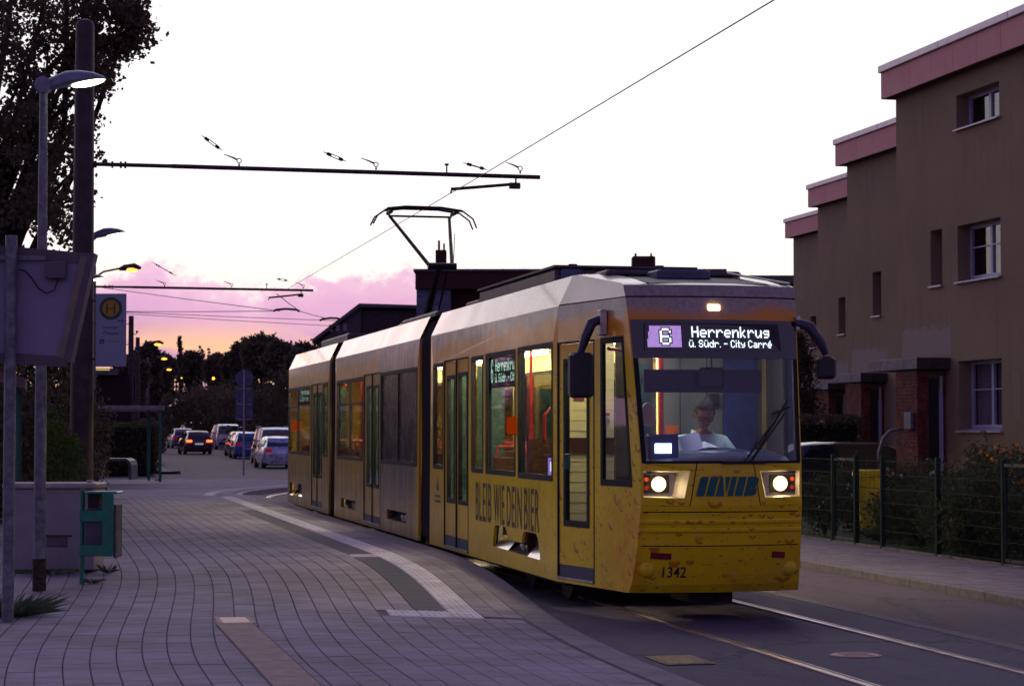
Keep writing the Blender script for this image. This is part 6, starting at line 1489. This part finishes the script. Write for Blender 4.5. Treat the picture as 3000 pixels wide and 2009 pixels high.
    a, c, z0, z1 = nar; o = MB().box(.26, .30, a, c, z0 + zb, z1 + zb).build('window', M_wfr, t); MB().box(.255, .259, a + .08, c - .08, z0 + .08 + zb, z1 - .08 + zb).build('pane', M_pane, o); MB().bevbox(-.06, .26, a - .03, c + .03, z0 - .03 + zb, z0 + .01 + zb, .005).build('sill', M_sill, o)
    # porch: brick pier, canopy, side door, letter box
    MB().bevbox(-.68, -.003, -2.56, -.08, 2.98 + zb, 3.20 + zb, .01).build('porch_canopy', M_can, t); MB().box(-.70, -.003, -2.585, -2.562, 2.985 + zb, 3.195 + zb).build('canopy_edge', M_canf, t)
    pr = MB().box(-.585, -.003, -2.33, -1.31, .0, 2.96 + zb).build('porch', M_mort, t)
    q = MB(); bh = .071; nrow = 40
    for r_ in range(nrow):
        z0 = .02 + r_ * (bh + .001); off = (r_ % 2) * .125
        if z0 + bh > 2.84: break
        y = -1.31
        ks = []
        y0 = -2.34 - .0
        e = y0
        while e < -1.31 - .02:
            f = min(-1.305, e + (.125 if (e == y0 and off) else .25)); ks.append((e, f)); e = f
        for e, f in ks:
            v = random.uniform(-.003, .004); args = (-.60 + v, -.584, e + .006, f - .006, z0, z0 + bh - .012)
            if first: MB().box(*args).build('brick', M_brick, t)
            else: q.box(*args)
        for e, f in ((-.598, -.36), (-.06, -.004)) if not off else ((-.598, -.48), (-.48, -.36), (-.06, -.004)):
            args = (e + .004, f - .004, -2.35, -2.331, z0, z0 + bh - .009)
            if first: MB().box(*args).build('brick', M_brick, t)
            else: q.box(*args)
    if not first: o = q.build('brickwork', M_brick, t); o['kind'] = 'stuff'
    d_ = MB().box(-.35, -.16, -2.35, -2.333, .1, 2.7).build('side_door', M_door, t); MB().box(-.15, -.07, -2.362, -2.333, .1, 2.45).build('door_frame', M_wfr, t); MB().box(-.14, -.08, -2.37, -2.362, 2.45, 2.75).build('lamp_plate', M_cop, t)
    MB().bevbox(-.68, -.605, -2.22, -1.88, 1.72, 2.05, .01).build('letter_box', mat('letter box', (.14, .13, .18), .5, bump=0), t)
    MB().tube([(-.06, -.9, 0), (-.06, -.9, 2.8)], .035, 8).build('downpipe', M_gry, t)
    return t
HX = [(10.80, 19.44), (13.95, 30.1), (16.88, 39.9), (19.8, 50.0)]
for i, (x_, y_) in enumerate(HX):
    house(('nearest terraced house at the right edge with three stacked windows in view', 'second terraced house from the right edge, set back behind the nearest one', 'third terraced house from the right edge, only a strip of its wall showing', 'farthest and smallest of the four terraced houses, beside the roof of the tram')[i], x_, y_, i < 1)
# --- buildings across the street behind the tram
M_rb = mat('dark red tiles', (.06, .018, .016), .85, var=.15, vs_=2, bump=.2); M_wb = mat('bluish render', (.16, .17, .27), .9, bump=.1); M_gb = mat('grey render', (.10, .085, .11), .9, bump=.1); M_gb2 = mat('dark cladding', (.055, .045, .055), .9, bump=.1)
c_ = S(952, 800, 108); hbz = S(952, 616, 108).z
ha = thing('flat_roofed_house', 'pale house with a dark red eaves band behind the pantograph', 'house', (c_.x, c_.y, 0), R(-12.6)); wd = (S(1240, 800, 108) - c_).length
MB().box(0, 1.75, 0, 9, 0, hbz - 1.0).build('wall', M_wb, ha); MB().box(1.75, wd + 9, .6, 9, 0, hbz - 1.0).build('wall', M_rb, ha)
MB().box(-.05, wd + 9.3, -.25, 9.3, hbz - 1.0, hbz - .12).build('eaves_band', M_rb, ha); MB().box(-.15, wd + 9.4, -.35, 9.4, hbz - .12, hbz).build('roof', M_dark_roof, ha)
MB().box(.9, 1.25, -.02, .02, hbz - 2.6, hbz - 1.9).build('window', M_pane, ha); MB().box(.86, 1.29, -.06, -.0, hbz - 2.66, hbz - 2.6).build('sill', M_sill, ha)
a = (S(995, 570, 108) - c_).length
ch = MB().bevbox(.95, 1.5, .5, 1.3, hbz, hbz + 1.05, .03).build('chimney', M_rb, ha)
MB().tube([(1.12, .8, hbz + 1.0), (1.12, .8, hbz + 1.55)], .06, 8).build('chimney_pot', M_gry, ch); MB().tube([(1.38, .8, hbz + 1.0), (1.38, .8, hbz + 1.4)], .05, 8).build('chimney_pot', M_gry, ch)
c2 = S(1225, 800, 100); z2_ = S(1225, 628, 100).z
hb2 = thing('flat_roofed_house', 'long dark house whose roof edge and broad chimney show above the tram roof', 'house', (c2.x, c2.y, 0), R(-12.6))
w2 = (S(1830, 800, 100) - c2).length; MB().box(0, w2, 0, 9, 0, z2_ - .4).build('wall', M_rb, hb2); MB().box(-.2, w2 + .2, -.3, 9, z2_ - .4, z2_ - .05).build('roof', M_dark_roof, hb2)
chx = (S(1447, 800, 100) - c2).length; cz = S(1447, 584, 100).z; ch = MB().bevbox(chx, chx + 1.1, .3, 1.2, z2_ - .1, cz, .05).build('chimney', M_rb, hb2)
for k in (.18, .92): MB().tube([(chx + k, .7, cz), (chx + k, .7, cz + .16)], .05, 8).build('chimney_pot', M_gry, ch)
c3 = S(718, 800, 140); s3 = lambda x_, y_: (S(x_, y_, 140) - Vector((c3.x, c3.y, 0)))
hc = thing('gabled_house', 'dark house with a slanting roof between the trees and the tram', 'house', (c3.x, c3.y, 0), R(-12.6))
u_ = lambda xd: (xd - 718) * 1.28139 / FPX * 140; zt_ = lambda yd: S(800, yd, 140).z
MB().prism([(.3, 0), (u_(825), 0), (u_(825), zt_(701)), (.3, zt_(783))], lambda p: (p[0], 0, p[1]), lambda p: (p[0], 12, p[1])).build('gable_wall', M_gb, hc)
MB().box(u_(825) + .01, u_(990), .2, 12, 0, zt_(709)).build('wall', M_gb2, hc)
MB().prism([(-.1, zt_(785)), (u_(824), zt_(702)), (u_(990), zt_(706)), (u_(990), zt_(699)), (u_(822), zt_(694)), (-.1, zt_(776))], lambda p: (p[0], -.35, p[1]), lambda p: (p[0], 12.3, p[1])).build('roof', M_dark_roof, hc)
for x_, y_ in ((752, 742), (768, 742), (785, 740)): MB().box(u_(x_), u_(x_ + 8), -.02, 0.0, zt_(y_ + 16), zt_(y_)).build('window', M_pane, hc)
MB().tube([(u_(925), 3, zt_(702)), (u_(925), 3, zt_(692))], .12, 6).build('vent_pipe', M_gry, hc)
c4 = S(150, 900, 98); hd2 = thing('brick_house', 'dark brick house with a lit strip behind the stop sign', 'house', (c4.x, c4.y, 0), R(0)); w4 = (S(292, 900, 98) - c4).length; z4_ = S(150, 842, 98).z
MB().box(0, w4, 0, 8, 0, z4_ - .3).build('wall', mat('dark brick wall', (.022, .008, .012), .9, bump=.2), hd2); MB().box(-.3, w4 - .5, -.4, 8.3, z4_ - .3, z4_).build('roof', M_dark_roof, hd2)
MB().box(w4 - 3.2, w4 - .9, -.43, -.401, z4_ - .09, z4_ - .03).build('lit_strip', emis('lit strip', (.9, .7, .2), .6), hd2)

# ================================================================== FRONT GARDEN ON THE RIGHT
M_fgreen = mat('fence green', (.010, .026, .026), .6, bump=0, spec=.2); 
fn = thing('mesh_fence', 'dark green double-rod mesh fence with posts along the far pavement', 'fence', (5.64, 0, .10))
PY = [20, 17.5, 15, 12.4, 9.78, 8.85, 7.83, 5.9, 3.87, 2.75, .3, -2.2, -4.7]
for y in PY: MB().bevbox(-.035, .035, y - .03, y + .03, 0, 1.34, .006).build('post', M_fgreen, fn)
for a, c in zip(PY, PY[1:]):
    if (a, c) in ((9.78, 8.85), (3.87, 2.75)): continue
    q = MB(); z = .06
    while z < 1.28:
        q.box(-.012, -.004, c + .03, a - .03, z, z + .009); q.box(.004, .012, c + .03, a - .03, z, z + .009); z += .2
    n_ = int((a - c - .06) / .05)
    for i in range(n_): yy = c + .03 + (i + .5) * .05; q.box(-.002, .002, yy - .0015, yy + .0015, .04, 1.27)
    o = q.build('mesh_panel', M_fgreen, fn)
MB().box(-.03, .03, -5, 20, -.05, .03).build('fence_base', M_plinth, fn)
for (a, c, lb) in ((9.78, 8.85, 'narrow green garden gate between two posts left of the yellow bin'), (3.87, 2.75, 'green garden gate at the right edge of the picture')):
    g_ = thing('garden_gate', lb, 'gate', (5.64, (a + c) / 2, .12)); h = (a - c) / 2 - .05
    for yy in (-h, h): MB().box(-.02, .02, yy - .02, yy + .02, .03, 1.26).build('stile', M_fgreen, g_)
    MB().box(-.02, .02, -h, h, 1.23, 1.27).build('top_rail', mat('gate rail', (.12, .14, .17), .3, .5, bump=0), g_); MB().box(-.02, .02, -h, h, .03, .07).build('bottom_rail', MATS['gate rail'], g_)
    q = MB()
    for k in range(1, 6): q.box(-.006, .006, -h, h, .07 + k * .2, .079 + k * .2)
    for k in range(int(2 * h / .05)): q.box(-.002, .002, -h + .025 + k * .05, -h + .028 + k * .05, .07, 1.23)
    q.build('mesh_panel', M_fgreen, g_)
q = MB().bevbox(-.5, .9, -.55, .5, .0, .16, .02).build('garden_step', M_plinth, loc=(6.6, 3.2, .1)); tag(q, 'low stone step behind the gate at the right edge', 'step')
c_ = S(1986, 1150, 35.6); yb = thing('wheelie_bin', 'yellow wheelie bin standing among the plants behind the fence', 'bin', (c_.x, c_.y, .10), R(-18))
M_yb = mat('yellow bin plastic', (.88, .64, .01), .5, bump=.05, dirt=.15)
q = MB(); q.prism([(-.12, .0), (.12, .0), (.215, .93), (-.215, .93)], lambda p: (p[0], -.22 - p[1] * .05, p[1]), lambda p: (p[0], .20 + p[1] * .05, p[1])); q.build('body', M_yb, yb)
MB().bevbox(-.26, .26, -.30, .30, .93, 1.0, .015).build('rim', M_yb, yb); MB().bevbox(-.25, .25, -.29, .32, 1.0, 1.045, .02).build('lid', M_yb, yb)
for sx in (-.2, .2): MB().disc((sx - .02, .22, .1), (1, 0, 0), .1, .04, 14).build('wheel', M_tyre, yb)
M_flo = mat('orange petals', (.75, .24, .01), .6, bump=0); M_flw = mat('white petals', (.5, .46, .52), .6, bump=0); M_flp = mat('pink petals', (.45, .12, .20), .6, bump=0)
def atf(xd, yd, D_, org): p = S(xd, yd, D_) - Vector(org); return (p.x, p.y, p.z)
def gb(name, label, xd, D_, r_, n, size, m, fl=(), fs=.05, cat='plant'):
    D_ -= .25; c = S(xd, 1150, D_); org = (c.x, c.y, .10); bush(name, label, cat, org, r_, n, size, m, 'garden plants behind the fence', [(*atf(fx, fy, D_ - fd, org), fm) for fx, fy, fd, fm in fl], fl_size=fs)
gb('rose_bush', 'bush with small white roses left of the narrow garden gate', 1885, 35, (.42, .5, .50), 2600, .06, F_gard, [(1873, 1158, .4, M_flw), (1882, 1148, .4, M_flw), (1866, 1195, .4, M_flw), (1871, 1230, .4, M_flw), (1868, 1208, .5, M_flw)], .035)
gb('rose_bush', 'bush with white roses behind the narrow garden gate', 1940, 37.2, (.42, .4, .60), 2400, .06, F_gard, [(1940, 1108, .4, M_flw), (1947, 1131, .4, M_flw), (1962, 1130, .4, M_flw), (1970, 1136, .4, M_flw), (1955, 1104, .5, M_flw), (1938, 1117, .4, M_flw)], .045)
gb('ground_cover_plant', 'low leafy plant spilling out under the yellow bin onto the pavement', 2010, 33.2, (.50, .30, .10), 1300, .06, F_gard)
gb('climbing_rose', 'dark bush with pink blooms right of the yellow bin', 2082, 34, (.42, .5, .62), 4200, .065, F_gard, [(2008, 1190, .6, M_flp), (2013, 1180, .6, M_flp), (2030, 1072, .5, M_flp), (2042, 1082, .5, M_flp), (2082, 1031, .4, M_flp), (2060, 1088, .5, M_flw)], .05)
gb('marigold_bush', 'bushy plant with orange blooms in the middle of the fence bed', 2105, 31.5, (.75, .55, .52), 5600, .065, F_gard, [(2111, 1204, .6, M_flo), (2133, 1202, .6, M_flo), (2145, 1197, .6, M_flo), (2150, 1118, .6, M_flo), (2165, 1153, .6, M_flo), (2120, 1240, .6, M_flp), (2186, 1130, .5, M_flo), (2128, 1083, .3, M_flw), (2134, 1080, .3, M_flw)], .045)
gb('lavender_bush', 'bluish grey-green feathery bush in the fence bed', 2190, 29.8, (.55, .45, .50), 5200, .05, F_grey, [(2178, 1116, .4, M_flw)], .03)
gb('shrub', 'dark leafy shrub left of the right-hand gate post', 2245, 28.8, (.60, .5, .55), 5200, .07, F_gard, [(2240, 1145, .4, M_flo)], .03)
gb('tall_flower_bush', 'tall bush with orange flowers overhanging the gate at the right edge', 2285, 29.6, (.62, .55, .78), 6500, .07, F_gard, [(2242, 1032, .3, M_flo), (2258, 1040, .3, M_flo), (2275, 1025, .3, M_flo), (2292, 1030, .3, M_flo), (2300, 1022, .4, M_flo), (2310, 1035, .3, M_flo), (2325, 1018, .3, M_flo), (2333, 1028, .3, M_flo), (2268, 1050, .4, M_flo), (2338, 1100, .4, M_flo), (2310, 1075, .4, M_flo)], .055)
gb('shrub', 'thin shrub reaching above the fence right of the brick porch', 2150, 33.5, (.8, .5, .62), 4200, .065, F_mid)
gb('shrub', 'dark shrub right of the gate at the picture edge', 2345, 27.8, (.35, .5, .52), 3200, .07, F_mid)
c_ = S(1893, 1100, 48.5); bush('hedge', 'tall clipped dark hedge between the tram and the brick porches', 'hedge', (c_.x - .9, c_.y, .1), (1.55, .6, 1.02), 6500, .10, F_dark, boxy=True)
c_ = S(1848, 1000, 60); t = thing('conifer_tree', 'dark conifer squeezed between the tram corner and the houses', 'tree', (c_.x - .3, c_.y, .1))
z = rng.uniform(.08, 1, 150) ** .8; r_ = 1.15 * (1 - z) ** .7 * rng.uniform(.3, 1, 150) + .05; a = rng.uniform(0, 6.28, 150); leaves('crown', clumped(np.stack([r_ * np.cos(a), r_ * np.sin(a), z * 4.3], 1), 50, (.13, .13, .13)), .11, F_dark, t); trunk(t, 3.6, .09, [])
tag(MB().tube([S(2008, 1075, 39), S(2010, 1030, 39), S(2020, 1000, 39), S(2035, 985, 39), S(2065, 980, 39)], .03, 10).build('curved_handrail', M_galv, smooth=True), 'curved grey handrail rising before the brick porch', 'handrail')
bpy.context.view_layer.update()
